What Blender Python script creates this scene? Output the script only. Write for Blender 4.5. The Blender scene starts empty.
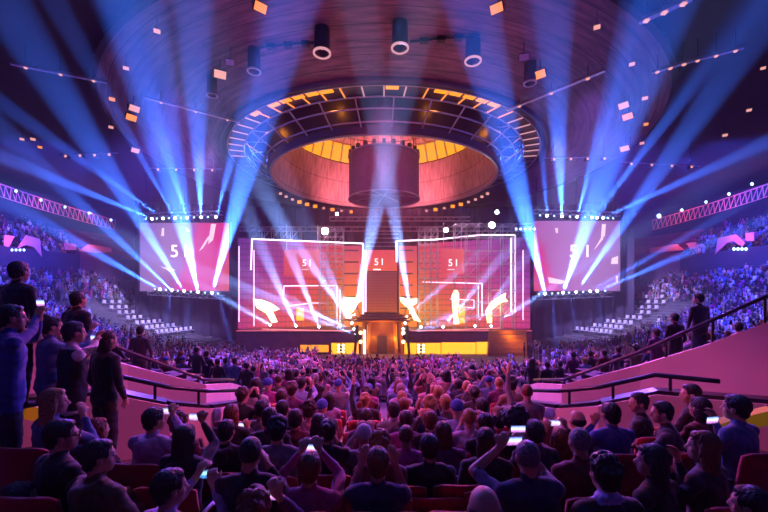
import bpy, bmesh, math, random
import numpy as np
from mathutils import Vector, Matrix, Euler, noise
random.seed(7)
S = bpy.context.scene
C = S.collection
PI = math.pi
F = 384.0          # focal length in pixels of the 768 px wide frame (18 mm)
CZ = 8.0           # height of the camera above the arena datum
ACY = 45.0         # the arena's centre in y

def P(px, py, d):
    return Vector(((px - 384) * d / F, d, CZ - (py - 300) * d / F))

# ---------------------------------------------------------------- materials
def new_mat(name):
    m = bpy.data.materials.new(name); m.use_nodes = True
    nt = m.node_tree; b = nt.nodes['Principled BSDF']
    return m, nt, b

def mat(name, col, rough=.6, metal=0, var=.25, scale=8, bump=0, emit=None, es=0, objcol=False, sheen=0):
    m, nt, b = new_mat(name)
    b.inputs['Roughness'].default_value = rough
    b.inputs['Metallic'].default_value = metal
    if sheen: b.inputs['Sheen Weight'].default_value = sheen
    tc = nt.nodes.new('ShaderNodeTexCoord')
    n = nt.nodes.new('ShaderNodeTexNoise'); n.inputs['Scale'].default_value = scale; n.inputs['Detail'].default_value = 3
    nt.links.new(tc.outputs['Object'], n.inputs['Vector'])
    mx = nt.nodes.new('ShaderNodeMix'); mx.data_type = 'RGBA'; mx.blend_type = 'MULTIPLY'
    mx.inputs['Factor'].default_value = 1
    rp = nt.nodes.new('ShaderNodeMapRange'); rp.inputs[1].default_value = .3; rp.inputs[2].default_value = .7
    rp.inputs[3].default_value = 1 - var; rp.inputs[4].default_value = 1
    nt.links.new(n.outputs['Fac'], rp.inputs[0])
    if objcol:
        oi = nt.nodes.new('ShaderNodeObjectInfo'); nt.links.new(oi.outputs['Color'], mx.inputs[6])
    else:
        mx.inputs[6].default_value = (*col, 1)
    nt.links.new(rp.outputs[0], mx.inputs[7])
    nt.links.new(mx.outputs[2], b.inputs['Base Color'])
    if bump:
        bp = nt.nodes.new('ShaderNodeBump'); bp.inputs['Strength'].default_value = bump; bp.inputs['Distance'].default_value = .02
        nt.links.new(n.outputs['Fac'], bp.inputs['Height']); nt.links.new(bp.outputs[0], b.inputs['Normal'])
    if emit:
        b.inputs['Emission Color'].default_value = (*emit, 1); b.inputs['Emission Strength'].default_value = es
    m.cycles.emission_sampling = 'NONE' if es and es < 900 else 'AUTO'
    return m

def glow(name, col, es, sample=False):
    m, nt, b = new_mat(name)
    b.inputs['Base Color'].default_value = (.02, .02, .02, 1)
    b.inputs['Emission Color'].default_value = (*col, 1); b.inputs['Emission Strength'].default_value = es
    n = nt.nodes.new('ShaderNodeTexNoise'); n.inputs['Scale'].default_value = 3
    mr = nt.nodes.new('ShaderNodeMapRange'); mr.inputs[3].default_value = es * .92; mr.inputs[4].default_value = es * 1.08
    nt.links.new(n.outputs['Fac'], mr.inputs[0]); nt.links.new(mr.outputs[0], b.inputs['Emission Strength'])
    m.cycles.emission_sampling = 'AUTO' if sample else 'NONE'
    return m

M = {}
M['cloth'] = mat('cloth', (1, 1, 1), .85, objcol=True, var=.35, scale=14, bump=.15, sheen=.3)
M['skin'] = mat('skin', (.56, .33, .23), .5, var=.12, scale=20)
M['trousers'] = mat('trousers', (.03, .035, .06), .85, var=.3, scale=20, bump=.1)
M['hair'] = mat('hair', (1, 1, 1), .5, objcol=True, var=.55, scale=60, bump=.5)
M['cap'] = mat('hat_fabric', (1, 1, 1), .8, objcol=True, var=.2, scale=40, bump=.1)
M['seat'] = mat('red_seat_fabric', (.45, .015, .03), .75, var=.3, scale=25, bump=.1, sheen=.4)
M['seat_plastic'] = mat('dark_plastic', (.03, .012, .014), .4, var=.2)
M['white_plastic'] = mat('white_chair_plastic', (.8, .8, .85), .4, var=.1)
M['black_metal'] = mat('black_metal', (.015, .015, .018), .45, .6, var=.3)
M['rail_metal'] = mat('rail_metal', (.05, .05, .075), .28, .8, var=.2)
M['truss_metal'] = mat('truss_metal', (.6, .6, .62), .35, .7, var=.2)
M['scaffold'] = mat('scaffold_tube', (.7, .68, .7), .4, .3, var=.2)
M['white_wall'] = mat('painted_wall', (.72, .62, .64), .75, var=.12, scale=1.5, bump=.08)
M['dark_wall'] = mat('dark_wall', (.05, .05, .09), .8, var=.2, scale=.6)
M['concrete'] = mat('concrete', (.16, .15, .17), .85, var=.35, scale=2, bump=.1)
M['stage_black'] = mat('stage_black', (.05, .04, .05), .35, var=.3, scale=1)
M['fixture'] = mat('fixture_black', (.02, .02, .025), .4, .3, var=.2)
M['brass'] = mat('gold_panel', (.65, .32, .08), .4, .5, var=.2, scale=.8)
M['phone'] = mat('phone_case', (.02, .02, .022), .3, .2)
M['glasses'] = mat('spectacles_black', (.01, .01, .01), .2)
M['eye'] = mat('eye_white', (.6, .6, .6), .2)
M['yellow'] = mat('yellow_ledge', (.85, .55, .02), .6, var=.2, scale=3, emit=(1, .5, .01), es=.10)  # faint emission in the paint stands in for light on the ledge
M['pink_panel'] = mat('salmon_panel', (.85, .33, .38), .7, var=.15, scale=.7)
M['lens_blue'] = glow('lens_blue_white', (.35, .55, 1), 4)
M['lens_warm'] = glow('lens_warm', (1, .27, .05), 1.3)
M['lens_pink'] = glow('lens_pink_white', (1, .42, .36), .95)
M['lens_white'] = glow('lens_white', (.7, .82, 1), 25)
M['ring_lit'] = glow('ring_lit', (1, .45, .5), .7)
M['tube'] = glow('white_led_tube', (.95, .75, 1), 2.6)
M['text'] = glow('white_digits', (1, .85, .9), 1.9)
M['orange_lit'] = glow('orange_lit_panel', (1, .30, .01), 1.5)
M['stage_orange'] = glow('orange_led_panel', (1, .33, .01), 2.2)
M['flare'] = glow('flame_graphic', (1, .70, .30), 5)
M['screen_blue'] = glow('phone_screen', (.2, .55, 1), 1.4)

# ---------------------------------------------------------------- mesh builder
class MB:
    def __init__(s): s.v = []; s.f = []; s.m = []; s.uv = None
    def add(s, vs, fs, mi=0):
        o = len(s.v); s.v += [tuple(x) for x in vs]; s.f += [tuple(i + o for i in f) for f in fs]; s.m += [mi] * len(fs); return s
    def box(s, c, size, rot=None, mi=0):
        x, y, z = [k / 2 for k in size]; c = Vector(c)
        vs = [Vector((a, b, d)) for a in (-x, x) for b in (-y, y) for d in (-z, z)]
        if rot is not None: vs = [rot @ k for k in vs]
        return s.add([c + k for k in vs], [(0, 1, 3, 2), (4, 6, 7, 5), (0, 4, 5, 1), (2, 3, 7, 6), (0, 2, 6, 4), (1, 5, 7, 3)], mi)
    def bar(s, a, b, w=.05, h=None, mi=0):
        a = Vector(a); b = Vector(b); d = b - a
        q = d.to_track_quat('Y', 'Z').to_matrix()
        return s.box((a + b) / 2, (w, d.length, h or w), q, mi)
    def tube(s, a, b, r, n=8, r1=None, cap=True, mi=0):
        a = Vector(a); b = Vector(b); r1 = r if r1 is None else r1
        q = (b - a).to_track_quat('Z', 'Y').to_matrix()
        vs = []
        for k in range(n):
            t = 2 * PI * k / n; vs.append(a + q @ Vector((math.cos(t) * r, math.sin(t) * r, 0)))
        for k in range(n):
            t = 2 * PI * k / n; vs.append(b + q @ Vector((math.cos(t) * r1, math.sin(t) * r1, 0)))
        fs = [(k, (k + 1) % n, n + (k + 1) % n, n + k) for k in range(n)]
        if cap: fs += [tuple(range(n - 1, -1, -1)), tuple(range(n, 2 * n))]
        return s.add(vs, fs, mi)
    def path(s, pts, r, n=8, mi=0):
        pts = [Vector(p) for p in pts]; vs = []; fs = []
        for i, p in enumerate(pts):
            d = (pts[min(i + 1, len(pts) - 1)] - pts[max(i - 1, 0)]).normalized()
            q = d.to_track_quat('Z', 'Y').to_matrix()
            rr = r[i] if isinstance(r, (list, tuple)) else r
            vs += [p + q @ Vector((math.cos(2 * PI * k / n) * rr, math.sin(2 * PI * k / n) * rr, 0)) for k in range(n)]
        for i in range(len(pts) - 1):
            fs += [(i * n + k, i * n + (k + 1) % n, (i + 1) * n + (k + 1) % n, (i + 1) * n + k) for k in range(n)]
        fs += [tuple(range(n - 1, -1, -1)), tuple(range((len(pts) - 1) * n, len(pts) * n))]
        return s.add(vs, fs, mi)
    def revolve(s, prof, c=(0, ACY), n=96, a0=0, a1=2 * PI, mi=0, closed_prof=False):
        full = abs(a1 - a0 - 2 * PI) < 1e-6; m = n if full else n + 1; k = len(prof); vs = []
        for i in range(m):
            t = a0 + (a1 - a0) * i / n
            vs += [(c[0] + r * math.cos(t), c[1] + r * math.sin(t), z) for r, z in prof]
        fs = []
        kk = k if closed_prof else k - 1
        for i in range(n):
            j = (i + 1) % m
            fs += [(i * k + q, j * k + q, j * k + (q + 1) % k, i * k + (q + 1) % k) for q in range(kk)]
        if closed_prof and not full: fs += [tuple(range(k)), tuple(range((m - 1) * k + k - 1, (m - 1) * k - 1, -1))]
        return s.add(vs, fs, mi)
    def ellipsoid(s, c, r, rot=None, nu=14, nv=9, mi=0):
        c = Vector(c); vs = []
        def tr(x, y, z):
            p = Vector((x * r[0], y * r[1], z * r[2])); return c + (rot @ p if rot is not None else p)
        vs.append(tr(0, 0, -1))
        for j in range(1, nv):
            ph = -PI / 2 + PI * j / nv
            vs += [tr(math.cos(ph) * math.cos(2 * PI * i / nu), math.cos(ph) * math.sin(2 * PI * i / nu), math.sin(ph)) for i in range(nu)]
        vs.append(tr(0, 0, 1)); L = len(vs) - 1
        fs = [(0, 1 + (i + 1) % nu, 1 + i) for i in range(nu)]
        for j in range(nv - 2):
            fs += [(1 + j * nu + i, 1 + j * nu + (i + 1) % nu, 1 + (j + 1) * nu + (i + 1) % nu, 1 + (j + 1) * nu + i) for i in range(nu)]
        fs += [(L, 1 + (nv - 2) * nu + i, 1 + (nv - 2) * nu + (i + 1) % nu) for i in range(nu)]
        return s.add(vs, fs, mi)
    def loft(s, rings, n=16, mi=0):
        """rings: (centre, rx, ry) horizontal ellipses, capped"""
        vs = []; fs = []
        for c, rx, ry in rings:
            vs += [(c[0] + rx * math.cos(2 * PI * k / n), c[1] + ry * math.sin(2 * PI * k / n), c[2]) for k in range(n)]
        for i in range(len(rings) - 1):
            fs += [(i * n + k, i * n + (k + 1) % n, (i + 1) * n + (k + 1) % n, (i + 1) * n + k) for k in range(n)]
        fs += [tuple(range(n - 1, -1, -1)), tuple(range((len(rings) - 1) * n, len(rings) * n))]
        return s.add(vs, fs, mi)
    def ext(s, poly, thick, mi=0):
        """extruded polygon: poly = world points of the front, thick = offset vector"""
        n = len(poly); t = Vector(thick); vs = [Vector(p) for p in poly]; vs += [p + t for p in vs]
        fs = [tuple(range(n)), tuple(range(2 * n - 1, n - 1, -1))] + [(k, n + k, n + (k + 1) % n, (k + 1) % n) for k in range(n)]
        return s.add(vs, fs, mi)
    def mesh(s, name, mats, off=None):
        me = bpy.data.meshes.new(name)
        vs = s.v if off is None else [(a - off[0], b - off[1], c - off[2]) for a, b, c in s.v]
        me.from_pydata(vs, [], s.f)
        for m_ in (mats if isinstance(mats, (list, tuple)) else [mats]): me.materials.append(m_)
        me.polygons.foreach_set('material_index', s.m)
        bm = bmesh.new(); bm.from_mesh(me); bmesh.ops.recalc_face_normals(bm, faces=bm.faces); bm.to_mesh(me); bm.free()
        return me
    def build(s, name, mats, parent=None, smooth=False, origin=None):
        off = parent.location if parent is not None else origin
        if parent is not None and parent.parent is not None: off = parent.location + parent.parent.location
        me = s.mesh(name, mats, off)
        if smooth: me.polygons.foreach_set('use_smooth', [True] * len(me.polygons))
        o = bpy.data.objects.new(name, me); C.objects.link(o)
        if parent is not None: o.parent = parent
        elif origin is not None: o.location = origin
        return o

def rbox(mb, c, size, bev=.02, rot=None, seg=2, mi=0):
    bm = bmesh.new(); bmesh.ops.create_cube(bm, size=1)
    for v in bm.verts: v.co = Vector((v.co.x * size[0], v.co.y * size[1], v.co.z * size[2]))
    bmesh.ops.bevel(bm, geom=bm.edges[:], offset=bev, segments=seg, affect='EDGES', profile=.5)
    c = Vector(c); bm.verts.index_update()
    mb.add([c + (rot @ v.co if rot is not None else v.co) for v in bm.verts], [tuple(v.index for v in f.verts) for f in bm.faces], mi)
    bm.free(); return mb

def tag(o, label=None, cat=None, group=None, kind=None):
    if label: o['label'] = label
    if cat: o['category'] = cat
    if group: o['group'] = group
    if kind: o['kind'] = kind
    return o
def thing(name, loc, label, cat, group=None, rz=0):
    o = bpy.data.objects.new(name, None); o.empty_display_size = .2; C.objects.link(o)
    o.location = loc; o.rotation_euler = (0, 0, rz)
    return tag(o, label, cat, group)
def struct(name, mb, m, smooth=False):
    o = mb.build(name, m, smooth=smooth); o['kind'] = 'structure'; return o
def copy_tree(o, parent=None):
    c = o.copy(); C.objects.link(c); c.parent = parent
    for ch in o.children: copy_tree(ch, c)
    return c
ORD = ['first', 'second', 'third', 'fourth', 'fifth', 'sixth', 'seventh', 'eighth', 'ninth', 'tenth', 'eleventh', 'twelfth', 'thirteenth',
       'fourteenth', 'fifteenth', 'sixteenth', 'seventeenth', 'eighteenth', 'nineteenth', 'twentieth', 'twenty-first', 'twenty-second', 'twenty-third', 'twenty-fourth', 'twenty-fifth',
       'twenty-sixth', 'twenty-seventh', 'twenty-eighth', 'twenty-ninth', 'thirtieth']
# ================================================================ people
def remesh(mb, voxel, smooth_it=2, dec=None):
    me = mb.mesh('tmp', M['skin']); o = bpy.data.objects.new('tmp', me); C.objects.link(o)
    r = o.modifiers.new('r', 'REMESH'); r.mode = 'VOXEL'; r.voxel_size = voxel
    if smooth_it:
        s_ = o.modifiers.new('s', 'SMOOTH'); s_.factor = .5; s_.iterations = smooth_it
    if dec:
        d_ = o.modifiers.new('d', 'DECIMATE'); d_.ratio = dec
    dg = bpy.context.evaluated_depsgraph_get(); dg.update()
    out = bpy.data.meshes.new_from_object(o.evaluated_get(dg), depsgraph=dg)
    bpy.data.objects.remove(o); bpy.data.meshes.remove(me)
    return out

def ik(s, w, a, b, hint):
    s = Vector(s); w = Vector(w); d = w - s; L = d.length; mx = (a + b) * .985
    if L > mx: w = s + d * (mx / L); d = w - s; L = mx
    u = d / L; x = (a * a - b * b + L * L) / (2 * L); h = math.sqrt(max(a * a - x * x, 1e-6))
    hv = Vector(hint); hv = hv - u * hv.dot(u); hv.normalize()
    return s + u * x + hv * h, w

def limb(mb, pts, rs, n=12):
    for i in range(len(pts) - 1):
        mb.path([Vector(pts[i]).lerp(Vector(pts[i + 1]), t) for t in (0, .33, .66, 1)], [rs[i][0], (rs[i][0] * 2 + rs[i][1]) / 3 * rs[i][2], (rs[i][0] + 2 * rs[i][1]) / 3 * (1 + (rs[i][2] - 1) * .5), rs[i][1]], n)
    for i, p in enumerate(pts):
        r = rs[i][0] if i < len(rs) else rs[-1][1]
        mb.ellipsoid(p, (r, r, r), nu=n, nv=8)

def hand(mb, caps, wrist, d, side, nrm, curl=.6, fine=True):
    d = Vector(d).normalized(); nrm = Vector(nrm); nrm = (nrm - d * nrm.dot(d)).normalized(); ac = d.cross(nrm).normalized() * side
    rot = Matrix((ac, nrm, d)).transposed()
    w = Vector(wrist)
    mb.ellipsoid(w + d * .045, (.042, .02, .055), rot)
    caps.append((w, w + d * .09, .04, .04, 1))
    if not fine: mb.ellipsoid(w + d * .1 + nrm * .02, (.036, .022, .045), rot); caps.append((w + d * .08, w + d * .13, .03, .03, 1)); return
    for k, (off, ln) in enumerate(((-.031, .062), (-.010, .075), (.011, .07), (.031, .055))):
        b = w + d * .08 - ac * off
        m1 = b + (d * math.cos(curl * .6) + nrm * math.sin(curl * .6)) * ln * .55
        t1 = m1 + (d * math.cos(curl * 1.8) + nrm * math.sin(curl * 1.8)) * ln * .55
        mb.path([b - d * .02, b, m1, t1], [.0105, .0105, .0098, .008], 8); mb.ellipsoid(t1, (.008,) * 3, nu=8, nv=6)
        caps.append((b, t1, .012, .012, 1))
    b = w + d * .03 + ac * .03
    m1 = b + (d * .6 + ac * .7).normalized() * .04; t1 = m1 + (d * .85 + nrm * .5).normalized() * .032
    mb.path([b - ac * .015, b, m1, t1], [.013, .0125, .0115, .009], 8); mb.ellipsoid(t1, (.009,) * 3, nu=8, nv=6)
    caps.append((b, t1, .013, .013, 1))

ARMS = {  # wrist targets relative to the head centre: (x, y, z) for +x arm; elbow hint
    'lap': ((.13, .34, -.56), (.5, -.2, -1), (-.3, 1, -.2)),
    'chin': ((.06, .20, -.17), (.6, .1, -1), (-.3, .2, 1)),
    'phone': ((.075, .37, -.06), (.8, .1, -1), (-.1, .2, 1)),
    'phone_high': ((.08, .34, .10), (.9, .1, -.8), (-.1, .1, 1)),
    'ears': ((.135, .17, -.08), (.28, .45, -1), (-.1, .15, 1)),
    'up': ((.22, .16, .30), (.8, .0, -.6), (0, .1, 1)),
    'cross': ((-.08, .25, -.40), (.8, .1, -.6), (-1, .2, 0)),
    'down': ((.24, .04, -.82), (.6, -.5, 0), (0, .1, -1)),
    'pocket': ((.2, .08, -.72), (.9, -.7, 0), (-.3, .3, -1)),
}

def human(pose='sit', arms=('lap', 'lap'), tgt=(None, None), yaw=0, sleeves='long', hood=False, slim=1.0, voxel=.011, fine=True, tilt=0, lean=0, hair='short', face=False, collar=False):
    """returns (body mesh, [(child name, mesh, kind)], hand points); local frame: faces +Y, z=0 under the feet"""
    mb = MB(); caps = []
    hz = 1.21 if pose == 'sit' else 1.635
    dz = hz - 1.21
    def T(p):  # forward lean of everything above the hips
        p = Vector(p); z0 = .5 + dz; h = max(0, p.z - z0); return Vector((p.x, p.y + lean * h, p.z - abs(lean) * lean * h * .3 if lean else p.z))
    sx = slim
    # torso
    rings = [((0, .01, .42 + dz), .150 * sx, .115), ((0, .0, .50 + dz), .178 * sx, .132), ((0, .0, .60 + dz), .168 * sx, .122), ((0, .0, .70 + dz), .158 * sx, .112),
             ((0, .0, .82 + dz), .175 * sx, .122), ((0, -.005, .92 + dz), .188 * sx, .122), ((0, -.012, .99 + dz), .178 * sx, .105), ((0, -.015, 1.035 + dz), .125 * sx, .080), ((0, -.012, 1.065 + dz), .07, .06)]
    rings = [(tuple(T(c)), a, b) for c, a, b in rings]
    mb.loft(rings, 20)
    for (c0, a0, b0), (c1, a1, b1) in zip(rings[:-1], rings[1:]):
        for x in (-.5, 0, .5):
            caps.append((Vector(c0) + Vector((x * a0, 0, 0)), Vector(c1) + Vector((x * a1, 0, 0)), b0, b1, 0))
    # shoulders
    for s in (-1, 1):
        p0 = T((s * .05, -.012, 1.025 + dz)); p1 = T((s * .175 * sx, -.01, .985 + dz))
        mb.path([p0, p0.lerp(p1, .5), p1], [.058, .066, .062], 12); mb.ellipsoid(p1, (.066, .066, .066)); caps.append((p0, p1, .06, .066, 0))
    # neck and head
    hc = T((0, .012, hz))
    nk0 = T((0, -.012, 1.03 + dz)); mb.path([nk0, (nk0 + hc) / 2 + Vector((0, -.012, -.01)), hc + Vector((0, -.015, -.02))], [.060, .053, .055], 12); caps.append((nk0 + Vector((0, 0, .045)), hc, .054, .052, 1))
    R = Euler((tilt, 0, yaw)).to_matrix()
    H = lambda x, y, z: hc + R @ Vector((x, y, z))
    mb.ellipsoid(H(0, -.008, .018), (.076, .096, .098), R, 20, 14)
    mb.ellipsoid(H(0, .022, -.045), (.058, .068, .072), R, 16, 12)
    mb.ellipsoid(H(0, .052, -.090), (.032, .030, .022), R)                       # chin
    mb.ellipsoid(H(0, .073, .028), (.050, .018, .012), R)                        # brow
    mb.path([H(0, .078, .018), H(0, .097, -.012), H(0, .104, -.028)], [.009, .012, .015], 8)
    mb.ellipsoid(H(0, .098, -.030), (.018, .014, .010), R)
    mb.ellipsoid(H(0, .083, -.058), (.024, .010, .006), R); mb.ellipsoid(H(0, .081, -.069), (.021, .010, .007), R)
    for s in (-1, 1):
        mb.ellipsoid(H(s * .045, .045, -.022), (.022, .028, .024), R)              # cheeks
        mb.ellipsoid(H(s * .079, -.006, -.008), (.010, .020, .032), R)             # ears
    caps += [(H(0, -.02, .02), H(0, .02, .02), .09, .09, 1), (H(0, .03, -.05), H(0, .06, -.09), .06, .05, 1)]
    # arms
    hp = []
    for i, s in enumerate((-1, 1)):
        sh = T((s * .182 * sx, -.01, .975 + dz))
        tg, hint, hd = ARMS[arms[i]]
        w = tgt[i] if tgt[i] is not None else (hc + Vector((s * tg[0], tg[1], tg[2])))
        e, w = ik(sh, w, .29, .255, (s * hint[0], hint[1], hint[2]))
        rs = [(.056, .044, 1.03), (.043, .027, 1.08)]
        limb(mb, [sh, e, w], rs)
        lab = {'long': (0, 0), 'short': (0, 1), 'none': (1, 1)}[sleeves]
        if sleeves == 'short':
            q = sh.lerp(e, .75); caps.append((sh, q, .062, .056, 0)); caps.append((q.lerp(e, .3), e, .046, .046, 1)); caps.append((e, w, .045, .03, 1))
        else:
            caps.append((sh, e, .058, .048, lab[0])); caps.append((e, e.lerp(w, .95), .048, .030, lab[1]))
        hdv = Vector((s * hd[0] * -1 if False else hd[0] * s, hd[1], hd[2]))
        fd = (w - e).normalized()
        dd = (hdv.normalized() * .6 + fd * .7)
        nr = Vector((-s * .5, .85, 0)) if 'phone' in arms[i] or arms[i] in ('ears', 'up') else Vector((-s, 0, -.4))
        hand(mb, caps, w, dd, -s, nr, .9 if 'phone' in arms[i] else .45, fine)
        hp.append((w, dd.normalized(), nr))
    # legs
    for s in (-1, 1):
        if pose == 'sit':
            hpnt = Vector((s * .09, .03, .49)); k = Vector((s * (.13 + .03 * slim), .45, .51)); a = Vector((s * .14, .43, .09)); t = Vector((s * .15, .58, .045))
        else:
            hpnt = Vector((s * .09, 0, .90)); k = Vector((s * .105, .03, .50)); a = Vector((s * .115, -.01, .09)); t = Vector((s * .135, .15, .04))
        limb(mb, [hpnt, k, a], [(.088, .060, 1.04), (.058, .038, 1.12)])
        mb.path([a + Vector((0, -.05, -.045)), a + Vector((0, .03, -.035)), t], [.038, .042, .034], 10)
        mb.ellipsoid(t, (.037, .045, .032)); mb.ellipsoid(a + Vector((0, -.05, -.05)), (.036, .036, .035))
        caps += [(hpnt, k, .09, .06, 2), (k, a, .06, .04, 2), (a + Vector((0, 0, -.05)), t, .05, .04, 2)]
    if hood:
        for q in range(7):
            an = PI * (q / 6) + PI
            c = T((.085 * math.cos(an), -.03 + .075 * math.sin(an), 1.045 + dz - .02 * abs(math.sin(an)))); mb.ellipsoid(c, (.042, .042, .036)); caps.append((c, c, .04, .04, 0))
        c = T((0, -.125, .985 + dz)); mb.ellipsoid(c, (.085, .045, .075)); caps.append((c, c, .07, .07, 0))
    if collar:
        for q in range(12):
            an = 2 * PI * q / 12; c = T((.062 * math.cos(an), -.012 + .058 * math.sin(an), 1.075 + dz + .012 * -math.sin(an))); mb.ellipsoid(c, (.024, .02, .026)); caps.append((c, c, .026, .026, 0))
    me = remesh(mb, voxel)
    # classify faces
    nf = len(me.polygons); cen = np.empty(nf * 3); me.polygons.foreach_get('center', cen); cen = cen.reshape(-1, 3)
    best = np.full(nf, 9e9); lab = np.zeros(nf, int)
    for a, b, r0, r1, l in caps:
        a = np.array(a); b = np.array(b); ab = b - a; L2 = ab @ ab + 1e-12
        t = np.clip((cen - a) @ ab / L2, 0, 1); d = np.linalg.norm(cen - (a + t[:, None] * ab), axis=1) - (r0 + (r1 - r0) * t)
        k = d < best; best[k] = d[k]; lab[k] = l
    zc = 1.075 + dz - .0
    hidx = cen[:, 2] < .5 + dz if pose == 'stand' else np.zeros(nf, bool)
    me.materials.clear()
    for k in ('cloth', 'skin', 'trousers'): me.materials.append(M[k])
    me.polygons.foreach_set('material_index', lab.astype(np.int32))
    me.polygons.foreach_set('use_smooth', np.ones(nf, bool))
    # folds in the clothing
    nv = len(me.vertices); co = np.empty(nv * 3); me.vertices.foreach_get('co', co); co = co.reshape(-1, 3)
    if voxel < .015:
        cl = np.zeros(nv, bool); 
        lv = np.empty(len(me.loops), np.int32); me.loops.foreach_get('vertex_index', lv)
        ls = np.empty(nf, np.int32); me.polygons.foreach_get('loop_start', ls); lt = np.empty(nf, np.int32); me.polygons.foreach_get('loop_total', lt)
        lf = np.repeat(np.arange(nf), lt); cl[lv[lab[lf] != 1]] = True
        no = np.empty(nv * 3); me.vertices.foreach_get('normal', no); no = no.reshape(-1, 3)
        x, y, z = co.T; sd = random.random() * 9
        f = np.sin(x * 31 + 2 * np.sin(z * 17 + sd) + sd) * np.sin(z * 44 + 2.5 * np.sin(x * 21 + sd) + y * 20)
        co[cl] += no[cl] * (f[cl] * .0045 + .002)[:, None]
        me.vertices.foreach_set('co', co.ravel())
    kids = []
    hm = hair_mesh(hair, voxel)
    hmx = Matrix.Translation(hc) @ R.to_4x4()
    return me, hm, hmx, hp, H

_hair_cache = {}
def hair_mesh(style, voxel):
    v = .009 if voxel < .015 else .016
    key = (style, v)
    if key in _hair_cache: return _hair_cache[key]
    if style == 'none': return None
    mb = MB(); rnd = random.Random(hash(style) % 99 if False else len(style))
    hat = style in ('beanie', 'baseball_cap')
    if style == 'buzz': mb.ellipsoid((0, -.015, .026), (.080, .096, .098), None, 20, 14)
    elif style == 'bald': mb.ellipsoid((0, -.028, -.005), (.0815, .086, .062), None, 20, 14)
    elif style == 'beanie':
        mb.ellipsoid((0, -.012, .045), (.087, .104, .092), None, 20, 14); mb.loft([((0, -.010, .02), .088, .104), ((0, -.010, .055), .089, .106)], 24)
    elif style == 'baseball_cap':
        mb.ellipsoid((0, -.012, .040), (.086, .102, .088), None, 20, 14)
        mb.ellipsoid((0, .10, .045), (.062, .065, .010))
    else:
        mb.ellipsoid((0, -.022, .030), (.086, .102, .104), None, 20, 14)
        mb.ellipsoid((0, .028, .088), (.060, .048, .030))
        mb.ellipsoid((0, -.055, -.035), (.070, .050, .055))
    if style == 'messy':
        for k in range(46):
            a = rnd.uniform(0, 2 * PI); e = rnd.uniform(.0, 1.3)
            p = Vector((.086 * math.cos(e) * math.cos(a), -.022 + .102 * math.cos(e) * math.sin(a), .035 + .104 * math.sin(e)))
            if p.y > .04 and p.z < .08: continue
            mb.ellipsoid(p, (.022, .022, .024), nu=8, nv=6)
    if style == 'afro':
        mb.ellipsoid((0, -.035, .04), (.135, .135, .135), None, 20, 14)
        for k in range(60):
            a = rnd.uniform(0, 2 * PI); e = rnd.uniform(-.7, 1.4)
            p = Vector((.128 * math.cos(e) * math.cos(a), -.035 + .128 * math.cos(e) * math.sin(a), .04 + .128 * math.sin(e)))
            if p.y > .03 and p.z < .06: continue
            mb.ellipsoid(p, (.026,) * 3, nu=8, nv=6)
    if style in ('long', 'long_side'):
        mb.loft([((0, -.062, -.38), .060, .022), ((0, -.070, -.30), .085, .034), ((0, -.068, -.18), .098, .046), ((0, -.052, -.06), .092, .060), ((0, -.04, .02), .088, .075)], 18)
        for s in (-1, 1): mb.path([(s * .074, -.01, .04), (s * .085, -.015, -.05), (s * .092, -.03, -.16), (s * .075, -.045, -.28)], [.026, .028, .027, .014], 10)
    if style == 'bob':
        mb.loft([((0, -.045, -.14), .090, .062), ((0, -.042, -.08), .098, .070), ((0, -.03, .0), .092, .078)], 18)
    if style == 'ponytail':
        mb.path([(0, -.11, .06), (0, -.155, .03), (0, -.15, -.08), (0, -.13, -.18)], [.028, .034, .030, .012], 10)
    if style == 'bun': mb.ellipsoid((0, -.115, .075), (.045, .040, .042))
    me = remesh(mb, v, 1)
    nv = len(me.vertices); co = np.empty(nv * 3); me.vertices.foreach_get('co', co); co = co.reshape(-1, 3)
    if not hat:
        no = np.empty(nv * 3); me.vertices.foreach_get('normal', no); no = no.reshape(-1, 3)
        x, y, z = co.T
        th = np.arctan2(x, -y)
        amp = {'buzz': .001, 'bald': .001}.get(style, .0045)
        co += no * (amp * np.sin(th * 22 + 3 * np.sin(z * 40)) * np.cos(z * 25 + 2 * np.sin(th * 5)))[:, None]
        me.vertices.foreach_set('co', co.ravel())
    me.materials.clear(); me.materials.append(M['cap'] if hat else M['hair'])
    me.polygons.foreach_set('use_smooth', np.ones(len(me.polygons), bool))
    _hair_cache[key] = me; return me

COL = {'black': (.012, .012, .014), 'charcoal': (.04, .04, .045), 'navy': (.02, .03, .09), 'plum': (.16, .03, .12), 'grey': (.22, .22, .24), 'white': (.75, .74, .76),
       'maroon': (.14, .012, .02), 'denim blue': (.10, .20, .42), 'pale pink': (.65, .38, .42), 'olive': (.10, .10, .035), 'magenta': (.42, .05, .25), 'lavender': (.50, .45, .72),
       'light blue': (.30, .42, .75), 'royal blue': (.04, .10, .42), 'tan': (.35, .24, .14)}
HC = {'dark': (.015, .010, .008), 'black': (.008, .007, .007), 'brown': (.07, .032, .015), 'auburn': (.20, .06, .02), 'blond': (.45, .28, .10), 'grey': (.28, .27, .27), 'ginger': (.4, .12, .03), 'red': (.3, .03, .03)}

def finish_person(me, hm, hmx, loc, rz, cloth, hairc, label, hatname=None, group=None):
    o = bpy.data.objects.new('person', me); C.objects.link(o); o.location = loc; o.rotation_euler = (0, 0, rz)
    o.color = (*COL[cloth], 1); tag(o, label, 'person', group)
    if hm:
        h = bpy.data.objects.new(hatname or 'hair', hm); C.objects.link(h); h.parent = o; h.matrix_local = hmx
        h.color = (*(COL.get(hairc) or HC[hairc]), 1)
    return o
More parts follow.
